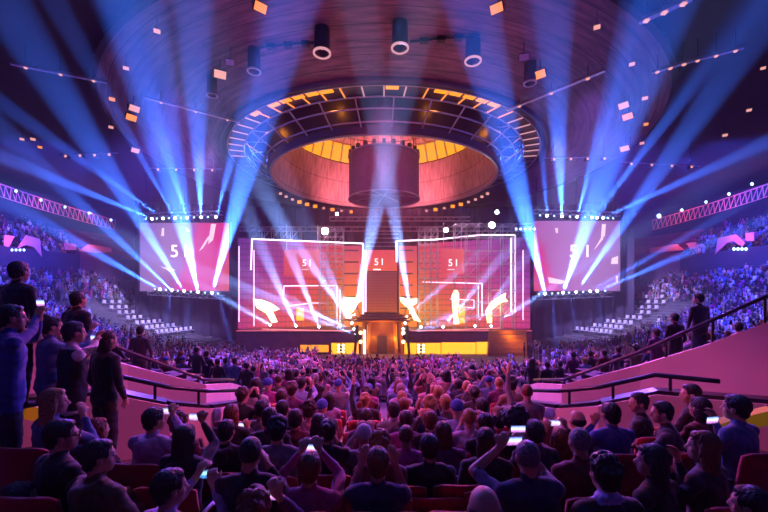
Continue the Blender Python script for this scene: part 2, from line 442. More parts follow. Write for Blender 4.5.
# ================================================================ the arena
def rr(x, y): return math.hypot(x, y - ACY)
def side_z(r): return 2 + 9.5 * max(0, (min(r, 48) - 22) / 26) ** 1.4
TD = [(-6, 7.6), (0, 6.35), (1.8, 5.85), (2.6, 5.68), (3.4, 5.52), (4.3, 5.40), (5.1, 5.28), (6.8, 5.10), (10, 4.72), (15, 4.0)]
def cen_z(d): return float(np.interp(d, [a for a, b in TD], [b for a, b in TD]))
WX = [(-4, 8.2), (0, 7.9), (2, 7.6), (4.5, 7.0), (6.1, 6.15), (6.7, 5.55), (7.3, 4.9), (8, 3.8), (9.5, 3.78), (11, 4.1), (13.5, 4.3)]
def wx(y): return float(np.interp(y, [a for a, b in WX], [b for a, b in WX]))
def in_block(x, y): return y < 13.6 and abs(x) < (max(wx(y), 6.6) if y < 12.5 else wx(y)) and y > -3
PITCH = .85
def ground(x, y):
    r = rr(x, y)
    if in_block(x, y):
        q = math.floor((45 - r) / PITCH) * PITCH + PITCH / 2
        return cen_z(q) + .03 * x * x
    q = 22 + math.floor((r - 22) / PITCH) * PITCH + PITCH / 2 if r > 22 else 0
    return side_z(q) if r > 22 else 2.0

mb = MB(); mb.box((0, ACY, 1.9), (64, 64, .2)); struct('floor', mb, M['concrete'])
# side tiers as stepped terraces (the central block is left out)
def terraces(name, test, zf, rs, na, m):
    mb = MB(); vid = {}
    def v(r, i, z):
        k = (round(r, 3), i, round(z, 3))
        if k not in vid:
            t = 2 * PI * i / na; vid[k] = len(mb.v); mb.v.append((r * math.cos(t), ACY + r * math.sin(t), z))
        return vid[k]
    for j in range(len(rs) - 1):
        r0, r1 = rs[j], rs[j + 1]
        for i in range(na):
            t = 2 * PI * (i + .5) / na; rm = (r0 + r1) / 2; x = rm * math.cos(t); y = ACY + rm * math.sin(t)
            if not test(x, y): continue
            z = zf(rm, x); zp = zf(rm - (r1 - r0), x) - .1
            mb.f.append((v(r0, i, z), v(r1, i, z), v(r1, i + 1, z), v(r0, i + 1, z))); mb.m.append(0)
            mb.f.append((v(r0, i, zp), v(r0, i, z), v(r0, i + 1, z), v(r0, i + 1, zp))); mb.m.append(0)
    return struct(name, mb, m)
terraces('floor_tier', lambda x, y: not in_block(x, y), lambda r, x: side_z(r), [22 + PITCH * k for k in range(32)], 240, M['concrete'])
terraces('floor_block', lambda x, y: in_block(x, y), lambda r, x: cen_z(45 - r) + .03 * x * x, [45 - PITCH * k for k in range(17, -5, -1)], 500, M['concrete'])
# fascia wall, upper tier, outer wall
mb = MB(); mb.revolve([(48.3, 2), (48.3, 14.9), (48.9, 14.9), (48.9, 2)], n=160, closed_prof=True); struct('wall_fascia', mb, M['dark_wall'])
prof = []
for k in range(8): prof += [(48.9 + k * .9, 14.0 + k * .78), (48.9 + (k + 1) * .9, 14.0 + k * .78)]
mb = MB(); mb.revolve(prof, n=160); struct('floor_upper_tier', mb, M['concrete'])
mb = MB(); mb.revolve([(56.2, 2), (56.2, 26)], n=160); struct('wall_outer', mb, M['dark_wall'])

# ceiling of curved boards
m, nt, b = new_mat('ceiling_boards')
tc = nt.nodes.new('ShaderNodeTexCoord'); sp = nt.nodes.new('ShaderNodeSeparateXYZ'); nt.links.new(tc.outputs['Object'], sp.inputs[0])
def mnode(nt, op, a, b_=None, c_=None):
    n = nt.nodes.new('ShaderNodeMath'); n.operation = op
    for i, v in enumerate((a, b_, c_)):
        if v is None: continue
        if isinstance(v, (int, float)): n.inputs[i].default_value = v
        else: nt.links.new(v, n.inputs[i])
    return n.outputs[0]
yy = mnode(nt, 'SUBTRACT', sp.outputs[1], ACY)
rad = mnode(nt, 'SQRT', mnode(nt, 'ADD', mnode(nt, 'MULTIPLY', sp.outputs[0], sp.outputs[0]), mnode(nt, 'MULTIPLY', yy, yy)))
ang = mnode(nt, 'ARCTAN2', sp.outputs[0], mnode(nt, 'MULTIPLY', yy, -1))
cb = nt.nodes.new('ShaderNodeCombineXYZ'); nt.links.new(mnode(nt, 'MULTIPLY', rad, 3.2), cb.inputs[0]); nt.links.new(mnode(nt, 'MULTIPLY', ang, 7), cb.inputs[1])
n1 = nt.nodes.new('ShaderNodeTexNoise'); n1.inputs['Scale'].default_value = 1; n1.inputs['Detail'].default_value = 6; n1.inputs['Roughness'].default_value = .7; nt.links.new(cb.outputs[0], n1.inputs['Vector'])
rp = nt.nodes.new('ShaderNodeValToRGB'); nt.links.new(n1.outputs['Fac'], rp.inputs[0])
rp.color_ramp.elements[0].position = .32; rp.color_ramp.elements[0].color = (.018, .008, .008, 1); rp.color_ramp.elements[1].position = .68; rp.color_ramp.elements[1].color = (.26, .13, .13, 1)
gap = mnode(nt, 'LESS_THAN', mnode(nt, 'FRACT', mnode(nt, 'MULTIPLY', rad, .8)), .05)
gm = nt.nodes.new('ShaderNodeMix'); gm.data_type = 'RGBA'; nt.links.new(gap, gm.inputs['Factor']); nt.links.new(rp.outputs[0], gm.inputs[6]); gm.inputs[7].default_value = (.02, .01, .01, 1)
nt.links.new(gm.outputs[2], b.inputs['Base Color']); b.inputs['Roughness'].default_value = .55
M['ceiling'] = m
mb = MB(); mb.revolve([(17.6, 26.5), (17.6, 23.8), (24, 24.3), (27, 24.5)], n=160); struct('ceiling', mb, M['ceiling'])
mb = MB(); mb.revolve([(27, 24.5), (27, 24.35), (27.4, 24.35), (27.4, 24.75), (45, 24.8), (56.2, 24.8)], n=160); struct('ceiling_outer', mb, mat('ceiling_painted_shade', (.012, .010, .016), .9, var=.4, scale=.5))  # outer ceiling blackened: its falloff into shade is put into the colour

# dome over the centre: brushed cone wall, window band, ribs
m, nt, b = new_mat('brushed_copper_panels')
tc = nt.nodes.new('ShaderNodeTexCoord'); sp = nt.nodes.new('ShaderNodeSeparateXYZ'); nt.links.new(tc.outputs['Object'], sp.inputs[0])
yy = mnode(nt, 'SUBTRACT', sp.outputs[1], ACY); ang = mnode(nt, 'ARCTAN2', sp.outputs[0], yy)
cb = nt.nodes.new('ShaderNodeCombineXYZ'); nt.links.new(mnode(nt, 'MULTIPLY', ang, 26), cb.inputs[0]); nt.links.new(mnode(nt, 'MULTIPLY', sp.outputs[2], .25), cb.inputs[1])
n1 = nt.nodes.new('ShaderNodeTexNoise'); n1.inputs['Scale'].default_value = 2; n1.inputs['Detail'].default_value = 5; nt.links.new(cb.outputs[0], n1.inputs['Vector'])
rp = nt.nodes.new('ShaderNodeValToRGB'); nt.links.new(n1.outputs['Fac'], rp.inputs[0])
rp.color_ramp.elements[0].position = .3; rp.color_ramp.elements[0].color = (.42, .22, .20, 1); rp.color_ramp.elements[1].position = .7; rp.color_ramp.elements[1].color = (.8, .52, .46, 1)
ln = mnode(nt, 'LESS_THAN', mnode(nt, 'FRACT', mnode(nt, 'MULTIPLY', sp.outputs[2], .36)), .02)
gm = nt.nodes.new('ShaderNodeMix'); gm.data_type = 'RGBA'; nt.links.new(ln, gm.inputs['Factor']); nt.links.new(rp.outputs[0], gm.inputs[6]); gm.inputs[7].default_value = (.12, .05, .05, 1)
nt.links.new(gm.outputs[2], b.inputs['Base Color']); b.inputs['Roughness'].default_value = .45; b.inputs['Metallic'].default_value = .2
M['dome'] = m
RR, RZ = 12.6, 21.9
mb = MB(); mb.revolve([(RR + .12, RZ), (RR, RZ), (RR - .25, RZ + .6), (11.5, 27.5), (11.6, 27.6), (RR - .10, RZ + .6)], n=120, closed_prof=True)
dome = mb.build('ceiling_dome', M['dome'], smooth=False); dome['kind'] = 'structure'
mb = MB(); mb.revolve([(RR + .3, RZ + .05), (RR + .14, RZ + .05), (RR - .06, RZ + .7), (11.75, 27.6), (11.8, 28.0), (13.1, 27.6), (RR + .55, RZ + .6)], n=120, closed_prof=True); mb.build('outer_shell', M['stage_black'], dome)
mb = MB(); mb.revolve([(RR + .12, RZ - .1), (RR + .28, RZ - .1), (RR + .28, RZ + .06), (RR + .12, RZ + .06)], n=120, closed_prof=True); mb.build('rim_ring', M['truss_metal'], dome)
for k in range(44):   # window band panes
    a0 = 2 * PI * (k + .07) / 44; a1 = 2 * PI * (k + .93) / 44; mb = MB()
    mb.revolve([(11.5, 27.7), (10.7, 29.9), (10.9, 30.0), (11.7, 27.8)], n=3, a0=a0, a1=a1, closed_prof=True); mb.build('window_pane', M['orange_lit'], dome)
mb = MB(); mb.revolve([(11.9, 27.6), (10.9, 30.3), (4, 32.2), (0.1, 32.4)], n=88); mb.build('dome_cap', M['dome'], dome)
for k in range(44):
    t = 2 * PI * k / 44; c, s_ = math.cos(t), math.sin(t); mb = MB()
    mb.bar((c * 11.4, ACY + s_ * 11.4, 27.7), (c * 10.55, ACY + s_ * 10.55, 30.05), .14, .14); mb.bar((c * 10.55, ACY + s_ * 10.55, 30.05), (c * 3.8, ACY + s_ * 3.8, 32.0), .16, .16)
    mb.build('rib', M['truss_metal'], dome)
# dark roof above the opening + lip
mb = MB(); mb.revolve([(17.6, 26.5), (17.6, 27.5), (13.2, 27.9)], n=120); struct('ceiling_recess', mb, M['dark_wall'])
mb = MB(); mb.revolve([(17.25, 23.55), (17.85, 23.55), (17.85, 24.5), (17.25, 24.5)], n=120, closed_prof=True); struct('trim_1', mb, M['stage_black'], True)

# circular lighting gallery inside the opening
g = thing('ring_gallery', (0, ACY, 23.7), 'circular dark lighting gallery with short radial tube lights around the ceiling dome', 'lighting truss')
mb = MB(); mb.revolve([(15.3, 23.85), (17.2, 23.85), (17.2, 24.0), (15.3, 24.0)], n=120, closed_prof=True); mb.build('catwalk', M['stage_black'], g)
for r_, z_ in ((17.0, 23.7), (15.4, 23.7), (14.6, 23.2), (13.4, 22.7), (15.2, 25.0)):
    mb = MB(); pts = [(r_ * math.cos(2 * PI * k / 120), ACY + r_ * math.sin(2 * PI * k / 120), z_) for k in range(121)]
    mb.path(pts, .07, 6); mb.build('ring_chord', M['truss_metal'], g)
for k in range(64):
    t = 2 * PI * k / 64; c, s_ = math.cos(t), math.sin(t)
    near = s_ < -.8
    mb = MB(); mb.bar((c * 16.9, ACY + s_ * 16.9, 23.68), (c * 15.5, ACY + s_ * 15.5, 23.68), .09, .09)
    mb.build('tube_light', M['lens_pink'] if 0 else (M['lens_warm'] if s_ < -.72 and abs(c) > .18 else (M['ring_lit'] if s_ < -.1 else M['truss_metal'])), g)
for k in range(32):
    t = 2 * PI * k / 32 + .05; c, s_ = math.cos(t), math.sin(t)
    mb = MB(); mb.bar((c * 15.4, ACY + s_ * 15.4, 23.7), (c * 13.0, ACY + s_ * 13.0, 22.4), .10, .10); mb.bar((c * 15.2, ACY + s_ * 15.2, 25), (c * 13.0, ACY + s_ * 13.0, 25.2), .08, .08)
    mb.build('strut', M['truss_metal'], g)
for k in range(20):
    a0 = 1.5 * PI - .75 + k * .075; mb = MB()
    if 0.22 < abs(a0 + .03 - 1.5 * PI) < .62 or k % 5 == 0:
        mb.revolve([(16.95, 23.72), (16.35, 23.72), (16.35, 23.80), (16.95, 23.80)], n=3, a0=a0 + .008, a1=a0 + .066, closed_prof=True); mb.build('amber_panel', M['orange_lit'], g)

# hanging drum
d = thing('hanging_drum', (0, ACY, 19.7), 'large dark cylindrical drum hanging in the middle of the ceiling dome', 'hanging drum')
mb = MB(); mb.revolve([(4.1, 19.8), (4.1, 24.6), (4.0, 24.6), (4.0, 19.8)], n=72, closed_prof=True); mb.build('shell', mat('drum_scrim', (.16, .10, .13), .6, var=.25, scale=2), d)
mb = MB(); mb.revolve([(4.0, 20.3), (0.02, 20.3)], n=48); mb.build('underside', M['stage_black'], d)
for z_ in (19.75, 24.65):
    mb = MB(); mb.path([(4.15 * math.cos(2 * PI * k / 60), ACY + 4.15 * math.sin(2 * PI * k / 60), z_) for k in range(61)], .07, 6); mb.build('hoop', M['truss_metal'], d)
for k in range(8):
    t = 2 * PI * k / 8 + .2; mb = MB(); mb.tube((4 * math.cos(t), ACY + 4 * math.sin(t), 24.6), (3.6 * math.cos(t), ACY + 3.6 * math.sin(t), 32), .03, 5); mb.build('cable', M['black_metal'], d)
    mb = MB(); mb.bar((4.0 * math.cos(t), ACY + 4.0 * math.sin(t), 20.25), (0, ACY, 20.25), .1, .1); mb.build('underside_beam', M['truss_metal'], d)
for k in range(24):
    t = 2 * PI * k / 24; mb = MB(); mb.box((4.0 * math.cos(t), ACY + 4.0 * math.sin(t), 24.95), (.35, .35, .5), Matrix.Rotation(t, 3, 'Z')); mb.build('winch', M['fixture'], d)

# ------------------------------------------------ lamps on the ceiling
def Pz(px, py, z):
    dd = (z - CZ) * F / (300 - py); return P(px, py, dd)
def downlight(px, py, rpx, lab):
    p = Pz(px, py, 22.7); r = rpx * p.y / F
    t = thing('downlight', p, lab, 'ceiling lamp', 'cylindrical downlights hanging under the board ceiling')
    mb = MB(); mb.revolve([(r * .86, p.z + 1.5), (r * .9, p.z + .05), (r * .8, p.z + .05), (r * .76, p.z + 1.4), (0.01, p.z + 1.4), (0.01, p.z + 1.5)], (p.x, p.y), 28, closed_prof=False); hs = mb.build('housing', M['fixture'], t, True)
    mb = MB(); mb.revolve([(r * .80, p.z), (r, p.z), (r, p.z + .10), (r * .80, p.z + .10)], (p.x, p.y), 32, closed_prof=True); mb.build('trim_ring', M['ring_lit'] if rpx > 7.5 else M['truss_metal'], hs)
    mb = MB(); mb.ellipsoid((p.x, p.y, p.z + .35), (r * .14, r * .14, .10)); mb.build('bulb', M['ring_lit'], hs)
    mb = MB(); mb.tube((p.x, p.y, p.z + 1.4), (p.x, p.y, 24.6), .08); mb.build('stem', M['black_metal'], t)
for a in ((254, 72, 7, 'cylindrical downlight nearest the upper left corner of the red ceiling boards'), (322, 54, 9, 'second cylindrical downlight from the left, above the dome opening'),
          (400, 49, 9, 'cylindrical downlight on the red boards straight above the dome centre'), (473, 62, 8.5, 'fourth cylindrical downlight from the left on the red boards'),
          (530, 84, 6.5, 'rightmost cylindrical downlight, beside the pink ceiling tube'), (212, 96, 5.5, 'leftmost small downlight below the pale square floodlight')): downlight(*a)
def flood(px, py, w, rz, mlens, lab, grp, tilt=-.85, z=23.2):
    p = Pz(px, py, z); s = w * p.y / F
    t = thing('floodlight', p, lab, 'floodlight', grp); R = Matrix.Rotation(rz, 3, 'Z') @ Matrix.Rotation(tilt, 3, 'X')
    mb = MB(); rbox(mb, p, (s * 1.15, s * .8, s * .3), s * .04, R); hs = mb.build('housing', M['fixture'], t)
    mb = MB(); mb.box(p + R @ Vector((0, 0, -s * .16)), (s, s * .66, s * .04), R); mb.build('lens', mlens, hs)
    mb = MB(); u = p + Vector((0, 0, 24.15 - z)); mb.tube(p + R @ Vector((s * .62, 0, 0)), p + R @ Vector((s * .62, 0, s * .5)), s * .04, 6); mb.tube(p + R @ Vector((-s * .62, 0, 0)), p + R @ Vector((-s * .62, 0, s * .5)), s * .04, 6); mb.tube(p + R @ Vector((-s * .62, 0, s * .5)), p + R @ Vector((s * .62, 0, s * .5)), s * .04, 6); mb.tube(p + R @ Vector((0, 0, s * .5)), u, s * .05, 6); mb.build('bracket', M['black_metal'], t)
G1 = 'square floodlights on the ceiling'
for px, py, w, rz, mm, lab in ((220, 74, 11, .5, 'lens_pink', 'pale pink square floodlight above the leftmost downlight'), (260, 7, 12, .7, 'lens_warm', 'orange floodlight at the top edge left of the ceiling centre'),
        (497, 8, 12, -.6, 'lens_warm', 'orange floodlight at the top edge right of the ceiling centre'), (540, 74, 11, -.7, 'lens_warm', 'orange square floodlight above the rightmost downlight'),
        (230, 62, 8, .3, 'truss_metal', 'unlit grey floodlight beside the pale pink one'), (524, 57, 9, -.3, 'truss_metal', 'unlit grey floodlight left of the orange one by the rightmost downlight'),
        (134, 108, 9, .9, 'lens_pink', 'upper lamp of the pair of peach lamps in the left beams'), (131, 117, 9, .9, 'lens_warm', 'lower lamp of the pair of peach lamps in the left beams'), (135, 150, 7, .9, 'lens_pink', 'small peach lamp under the lit pair on the left'),
        (624, 105, 9, -.9, 'lens_pink', 'upper lamp of the pair of lit lamps in the right beams'), (628, 116, 9, -.9, 'lens_warm', 'lower orange lamp of the pair in the right beams'), (625, 148, 8, -.9, 'lens_pink', 'small pale lamp under the lit pair on the right'),
        (157, 31, 6, .5, 'lens_pink', 'small lamp high on the ceiling between the two left vertical beams'), (126, 68, 5, .5, 'lens_pink', 'tiny lamp halfway down the left ceiling near the dark tube'), (112, 99, 5, .6, 'lens_warm', 'tiny warm lamp left of the peach lamp pair'), (111, 127, 4, .6, 'lens_pink', 'tiny lamp below left of the peach lamp pair'),
        (597, 27, 6, -.5, 'lens_pink', 'small pink lamp at the top right between the vertical beams'), (632, 64, 5, -.5, 'lens_pink', 'tiny pink lamp under the broad right ceiling tube'), (645, 98, 5, -.6, 'lens_pink', 'tiny lamp right of the upper lit pair'), (646, 124, 4, -.6, 'lens_warm', 'tiny warm lamp right of the orange lamp pair'), (642, 143, 4, -.6, 'lens_pink', 'tiny pale lamp right of the small pale lamp on the right'),
        (33, 139, 4, .6, 'lens_pink', 'tiny lamp high over the left upper tier'), (40, 147, 3.5, .6, 'lens_warm', 'lowest of three tiny lamps over the left upper tier'), (22, 139, 3.5, .6, 'lens_pink', 'leftmost tiny lamp over the left upper tier'),
        (749, 110, 4, -.6, 'lens_pink', 'tiny lamp near the right edge of the ceiling'), (725, 135, 4, -.6, 'lens_pink', 'tiny lamp low over the right upper tier'), (763, 68, 4, -.6, 'lens_pink', 'tiny pink lamp highest at the right edge')):
    flood(px, py, w, rz, M[mm], lab, G1 if w > 6.5 else 'tiny lamps dotted on the ceiling')
def ctube(a, b, w, lab):
    A = Pz(*a, 23.4); B = Pz(*b, 23.4); t = thing('ceiling_batten', A, lab, 'light batten')
    mb = MB(); mb.bar(A, B, w, .18); mb.build('batten_body', M['truss_metal'], t)
    for f in (.15, .5, .85):
        q = A.lerp(B, f); mb = MB(); mb.tube(q, (q.x, q.y, 24.7), .04, 6); mb.build('hanger', M['black_metal'], t)
        mb = MB(); mb.box((q.x, q.y, q.z - .12), (w * .7, w * .7, .1)); mb.build('lamp_lens', M['lens_pink'], t)
ctube((10, 63), (107, 82), .22, 'long thin ceiling batten high at the far left')
ctube((145, 97), (240, 122), .22, 'long thin ceiling batten pointing at the left of the dome')
ctube((507, 110), (605, 70), .30, 'long pink ceiling batten right of the dome')
ctube((639, 22), (692, -2), .34, 'wide grey batten at the top right of the ceiling')
ctube((652, 72), (690, 61), .26, 'short batten, left half of the far right pair')
ctube((690, 61), (744, 47), .22, 'thin batten, right half of the far right pair')
# horizontal pipes running across the ceiling over the crowd
for a, b, lab in (((60, 155), (118, 153), 'thin pipe with lamps over the left upper tier'), ((150, 168), (222, 169), 'thin pipe with lamps above the left screen'), ((545, 158), (612, 157), 'thin pipe with lamps above the right screen'), ((620, 162), (700, 166), 'thin pipe with lamps over the right upper tier')):
    A = Pz(*a, 21.8); B = Pz(*b, 21.8); t = thing('lamp_pipe', A, lab, 'pipe'); mb = MB(); mb.tube(A, B, .06, 6); mb.build('pipe', M['truss_metal'], t)
    for k in range(4):
        q = A.lerp(B, (k + .5) / 4); mb = MB(); mb.box(q - Vector((0, 0, .2)), (.35, .35, .35)); l_ = mb.build('lamp', M['fixture'], t); mb = MB(); mb.box(q - Vector((0, .19, .2)), (.22, .04, .22)); mb.build('lamp_lens', M['lens_pink'], t)
        if k in (0, 3): mb = MB(); mb.tube(q, (q.x, q.y, 24.7), .03, 5); mb.build('hanger', M['black_metal'], t)
# two technical trolleys of black boxes near the downlights
for px, py, lab in ((287, 44, 'dark pipe run crossing the red boards left of the second downlight'), (440, 38, 'dark pipe run crossing the red boards right of the centre downlight')):
    A = Pz(px - 30, py + 4, 24.0); B = Pz(px + 40, py - 2, 24.0); mb = MB(); mb.path([A, A.lerp(B, .5) + Vector((0, -.1, 0)), B], .07, 8)
    for f in (.2, .45, .7): mb.box(A.lerp(B, f), (.5, .3, .25))
    tag(mb.build('ceiling_pipe', M['black_metal'], origin=A), lab, 'pipe')

# ------------------------------------------------ zigzag gallery trusses of the upper tier
def gallery(sgn, lab):
    t = thing('zigzag_truss', (sgn * 47, 60, 22), lab, 'truss'); N = 42
    def pt(f, dz, dr=0):
        th = math.radians(156 + 34 * f); z = 21.8 + (f * 34 - 3) * .08; r = 50 - dr
        return Vector((-sgn * -1 * abs(r * math.cos(th)) if False else sgn * -r * math.cos(th), ACY + r * math.sin(th), z + dz))
    for dz, dr in ((0, 0), (-1.7, .3)):
        mb = MB(); mb.path([pt(k / N, dz, dr) for k in range(N + 1)], .10 if dz == 0 else .05, 6); mb.build('chord', M['pink_panel'], t)
    for k in range(N):
        mb = MB(); mb.tube(pt(k / N, 0), pt((k + .5) / N, -1.7, .3), .05, 5); mb.tube(pt((k + .5) / N, -1.7, .3), pt((k + 1) / N, 0), .05, 5); mb.build('brace', M['pink_panel'], t)
gallery(-1, 'zigzag truss along the top of the left upper tier'); gallery(1, 'zigzag truss along the top of the right upper tier')
def bright_lamp(px, py, d_, s, lab, grp, mm='lens_white'):
    p = P(px, py, d_); t = thing('spot_lamp', p, lab, 'spotlight', grp)
    mb = MB(); mb.tube(p + Vector((0, .05, 0)), p + Vector((0, s * 1.8, s * .3)), s * 1.1, 14, s * .7); hs = mb.build('lamp_housing', M['fixture'], t)
    mb = MB(); mb.ellipsoid(p, (s, s * .25, s)); mb.build('lens', M[mm], hs)
    mb = MB(); mb.tube(p + Vector((0, s, 0)), p + Vector((0, s, s * 2.6)), s * .12, 6); mb.build('hook', M['black_metal'], t)
for i, (px, py, d_) in enumerate(((16, 191, 50.5), (41, 200, 53), (65, 207, 56), (89, 213, 59), (111, 220, 58))): bright_lamp(px, py, d_, .2, 'blue-white spot on the left zigzag truss, %s from the left' % ORD[i], 'spots on the left zigzag truss', 'lens_blue')
for i, (px, py, d_) in enumerate(((659, 216, 59), (682, 210, 58), (706, 202, 56), (729, 194, 53), (752, 184, 51))): bright_lamp(px, py, d_, .22 if i else .35, 'blue-white spot on the right zigzag truss, %s from the left' % ORD[i], 'spots on the right zigzag truss', 'lens_blue')
for i in range(4): bright_lamp(12 + 4 * i, 250, 46.5, .16, 'lamp of the blue bank on the left fascia, %s from the left' % ORD[i], 'lamps of the left fascia bank', 'lens_blue')
for i in range(4): bright_lamp(734 + 4 * i, 249, 46.5, .2, 'lamp of the bright bank on the right fascia, %s from the left' % ORD[i], 'lamps of the right fascia bank', 'lens_blue')
# salmon parapets of the stairways in the upper tier
def circ_d(px, r):
    k = (px - 384) / F; A = 1 + k * k; B = -90.0; Cc = ACY ** 2 - r * r
    return (-B + math.sqrt(B * B - 4 * A * Cc)) / (2 * A)
def panel(poly, lab):
    pts = [P(x, y, circ_d(x, 48.15)) for x, y in poly]
    c = sum(pts, Vector()) / len(pts); mb = MB(); out = Vector((c.x, c.y - ACY, 0)).normalized() * .1
    mb.ext(pts, out); tag(mb.build('stairway_parapet', M['pink_panel'], origin=pts[0]), lab, 'parapet', 'salmon stairway parapets on the upper tier')
panel([(4, 235), (15, 236), (9, 247), (4, 246)], 'small salmon stairway parapet at the far left edge')
panel([(17, 249), (26, 235), (40, 239), (42, 257), (34, 247), (26, 245)], 'bent salmon stairway parapet above the left bank of blue lamps')
panel([(64, 243), (76, 244), (76, 250), (65, 250)], 'short salmon parapet left of the long left one')
panel([(79, 251), (88, 244), (111, 248), (112, 252), (96, 253)], 'long low salmon parapet nearest the left screen')
panel([(650, 248), (677, 244), (684, 250), (650, 253)], 'long low hot pink parapet nearest the right screen')
panel([(686, 243), (696, 242), (696, 248), (690, 249)], 'short salmon parapet beside the long right one')
panel([(715, 254), (718, 238), (736, 234), (745, 243), (742, 247), (733, 241), (727, 243)], 'bent salmon stairway parapet above the right lamp bank')
panel([(745, 233), (754, 232), (754, 241), (746, 241)], 'small square salmon parapet at the right')
for sg, x0, x1, lab in ((-1, 80, 122, 'dark violet hanging panel on the left fascia wall'), (1, 640, 680, 'dark violet hanging panel on the right fascia wall')):
    A = P(x0, 253, circ_d(x0, 47.9)); B = P(x1, 254, circ_d(x1, 47.9)); mb = MB(); mb.ext([A, B, B - Vector((0, 0, 4.6)), A - Vector((0, 0, 4.6))], Vector((0, .2, 0)))
    tag(mb.build('fascia_banner', mat('violet_panel', (.20, .10, .22), .7, var=.15), origin=A), lab, 'panel')
    L0 = A.lerp(B, .1) + Vector((0, -.6, -5.0)); L1 = B + Vector((0, -.6, -5.1)); t = thing('bench_barrier', L0, 'pink topped barrier under the dark violet panel on the %s' % ('left' if sg < 0 else 'right'), 'barrier')
    mb = MB(); mb.bar(L0, L1, .3, .25); mb.build('barrier_top', M['pink_panel'], t)
    for k in range(5): q = L0.lerp(L1, k / 4); mb = MB(); mb.tube(q, q - Vector((0, 0, 1.2)), .07, 6); mb.build('post', M['pink_panel'], t)
# ------------------------------------------------ walls and rails of the sunken central block
W1 = [(2.7, 11, 5.19), (2.73, 8.2, 5.84), (2.98, 6.5, 6.17), (3.37, 6.0, 6.37), (4.02, 5.7, 6.62), (4.5, 5.45, 6.62), (5.4, 4.9, 6.65), (7.4, 4.3, 6.8)]
W2 = [(4.15, 11.2, 5.5), (3.78, 9.5, 5.95), (3.7, 8, 6.23), (4.87, 7.3, 6.76), (5.5, 6.7, 7.18), (6.1, 6.1, 7.65), (7.0, 4.5, 8.4), (7.6, 2, 9.3), (8.2, -3, 9.9)]
R1 = [(2.7, 11, 5.48), (2.73, 8.2, 6.08), (2.98, 6.5, 6.46), (3.37, 6.0, 6.64), (4.02, 5.7, 6.89), (4.7, 5.38, 6.86)]
R2 = [(3.8, 9.7, 5.98), (3.85, 8.2, 6.30), (4.87, 7.35, 7.0), (5.5, 6.75, 7.53), (6.1, 6.15, 8.05), (7.0, 4.6, 8.95)]
def ribbon(pts, zb, th, s):
    mb = MB(); n = len(pts); V = []
    for i, (x, y, z) in enumerate(pts):
        a = pts[max(i - 1, 0)]; c = pts[min(i + 1, n - 1)]; d_ = Vector((c[0] - a[0], c[1] - a[1], 0)).normalized(); nn = Vector((-d_.y, d_.x, 0)) * th
        b_ = zb(x, y) if callable(zb) else zb
        V += [(s * x, y, b_), (s * x, y, z), (s * (x - nn.x), y - nn.y, z), (s * (x - nn.x), y - nn.y, b_)]
    Fs = []
    for i in range(n - 1):
        for k in range(4): Fs.append((i * 4 + k, i * 4 + (k + 1) % 4, i * 4 + 4 + (k + 1) % 4, i * 4 + 4 + k))
    Fs += [(0, 1, 2, 3), ((n - 1) * 4 + 3, (n - 1) * 4 + 2, (n - 1) * 4 + 1, (n - 1) * 4)]
    mb.add(V, Fs); return mb
for s, nm in ((1, 'right'), (-1, 'left')):
    struct('wall_%s_parapet' % nm, ribbon(W1, lambda x, y: 3.6, .14, s), M['white_wall'])
    struct('wall_%s_tier' % nm, ribbon(W2, lambda x, y: 3.4, -.16, s), M['white_wall'])
    # dark cap on the low wall
    mb = MB()
    for a, b_ in zip(W1[:-2], W1[1:-1]): mb.bar((s * (a[0] + .05), a[1] + .03, a[2] + .02), (s * (b_[0] + .05), b_[1] + .03, b_[2] + .02), .26, .07)
    o = mb.build('trim_%s_cap' % nm, M['rail_metal']); o['kind'] = 'structure'
    for Rr, base, nn, lab in ((R1, W1, 3, 'curved metal handrail on posts above the low pink parapet on the ' + nm), (R2, W2, 4, 'sloping metal handrail rising along the tall pink wall on the ' + nm)):
        t = thing('handrail', (s * Rr[0][0], Rr[0][1], Rr[0][2] - .4), lab, 'handrail')
        pts = []
        for a, b_ in zip(Rr[:-1], Rr[1:]):
            for f in (0, .25, .5, .75): pts.append(Vector((s * (a[0] + (b_[0] - a[0]) * f), a[1] + (b_[1] - a[1]) * f, a[2] + (b_[2] - a[2]) * f)))
        pts.append(Vector((s * Rr[-1][0], Rr[-1][1], Rr[-1][2])))
        mb = MB(); mb.path(pts, .035, 10); mb.build('rail', M['rail_metal'], t, True)
        yb = [q[1] for q in base][::-1]; zb_ = [q[2] for q in base][::-1]
        for k in range(1, len(pts), 4 if Rr is R1 else 3):
            q = pts[k]; mb = MB(); mb.tube(q, (q.x, q.y, float(np.interp(q.y, yb, zb_)) - .02), .022, 8); mb.build('post', M['rail_metal'], t)
# yellow ledges near the camera
for s, lab in ((1, 'yellow lit step edge at the foot of the pink wall on the right'), (-1, 'yellow lit step edge behind the standing people on the left')):
    A = P(716, 429, 4.3); B = P(772, 414, 4.5) if s > 0 else P(46, 416, 4.9)
    if s < 0: A = P(-8, 402, 4.6)
    mb = MB(); mb.bar(A, B, .12, .16); tag(mb.build('yellow_step_edge', M['yellow'], origin=A), lab, 'step edge')
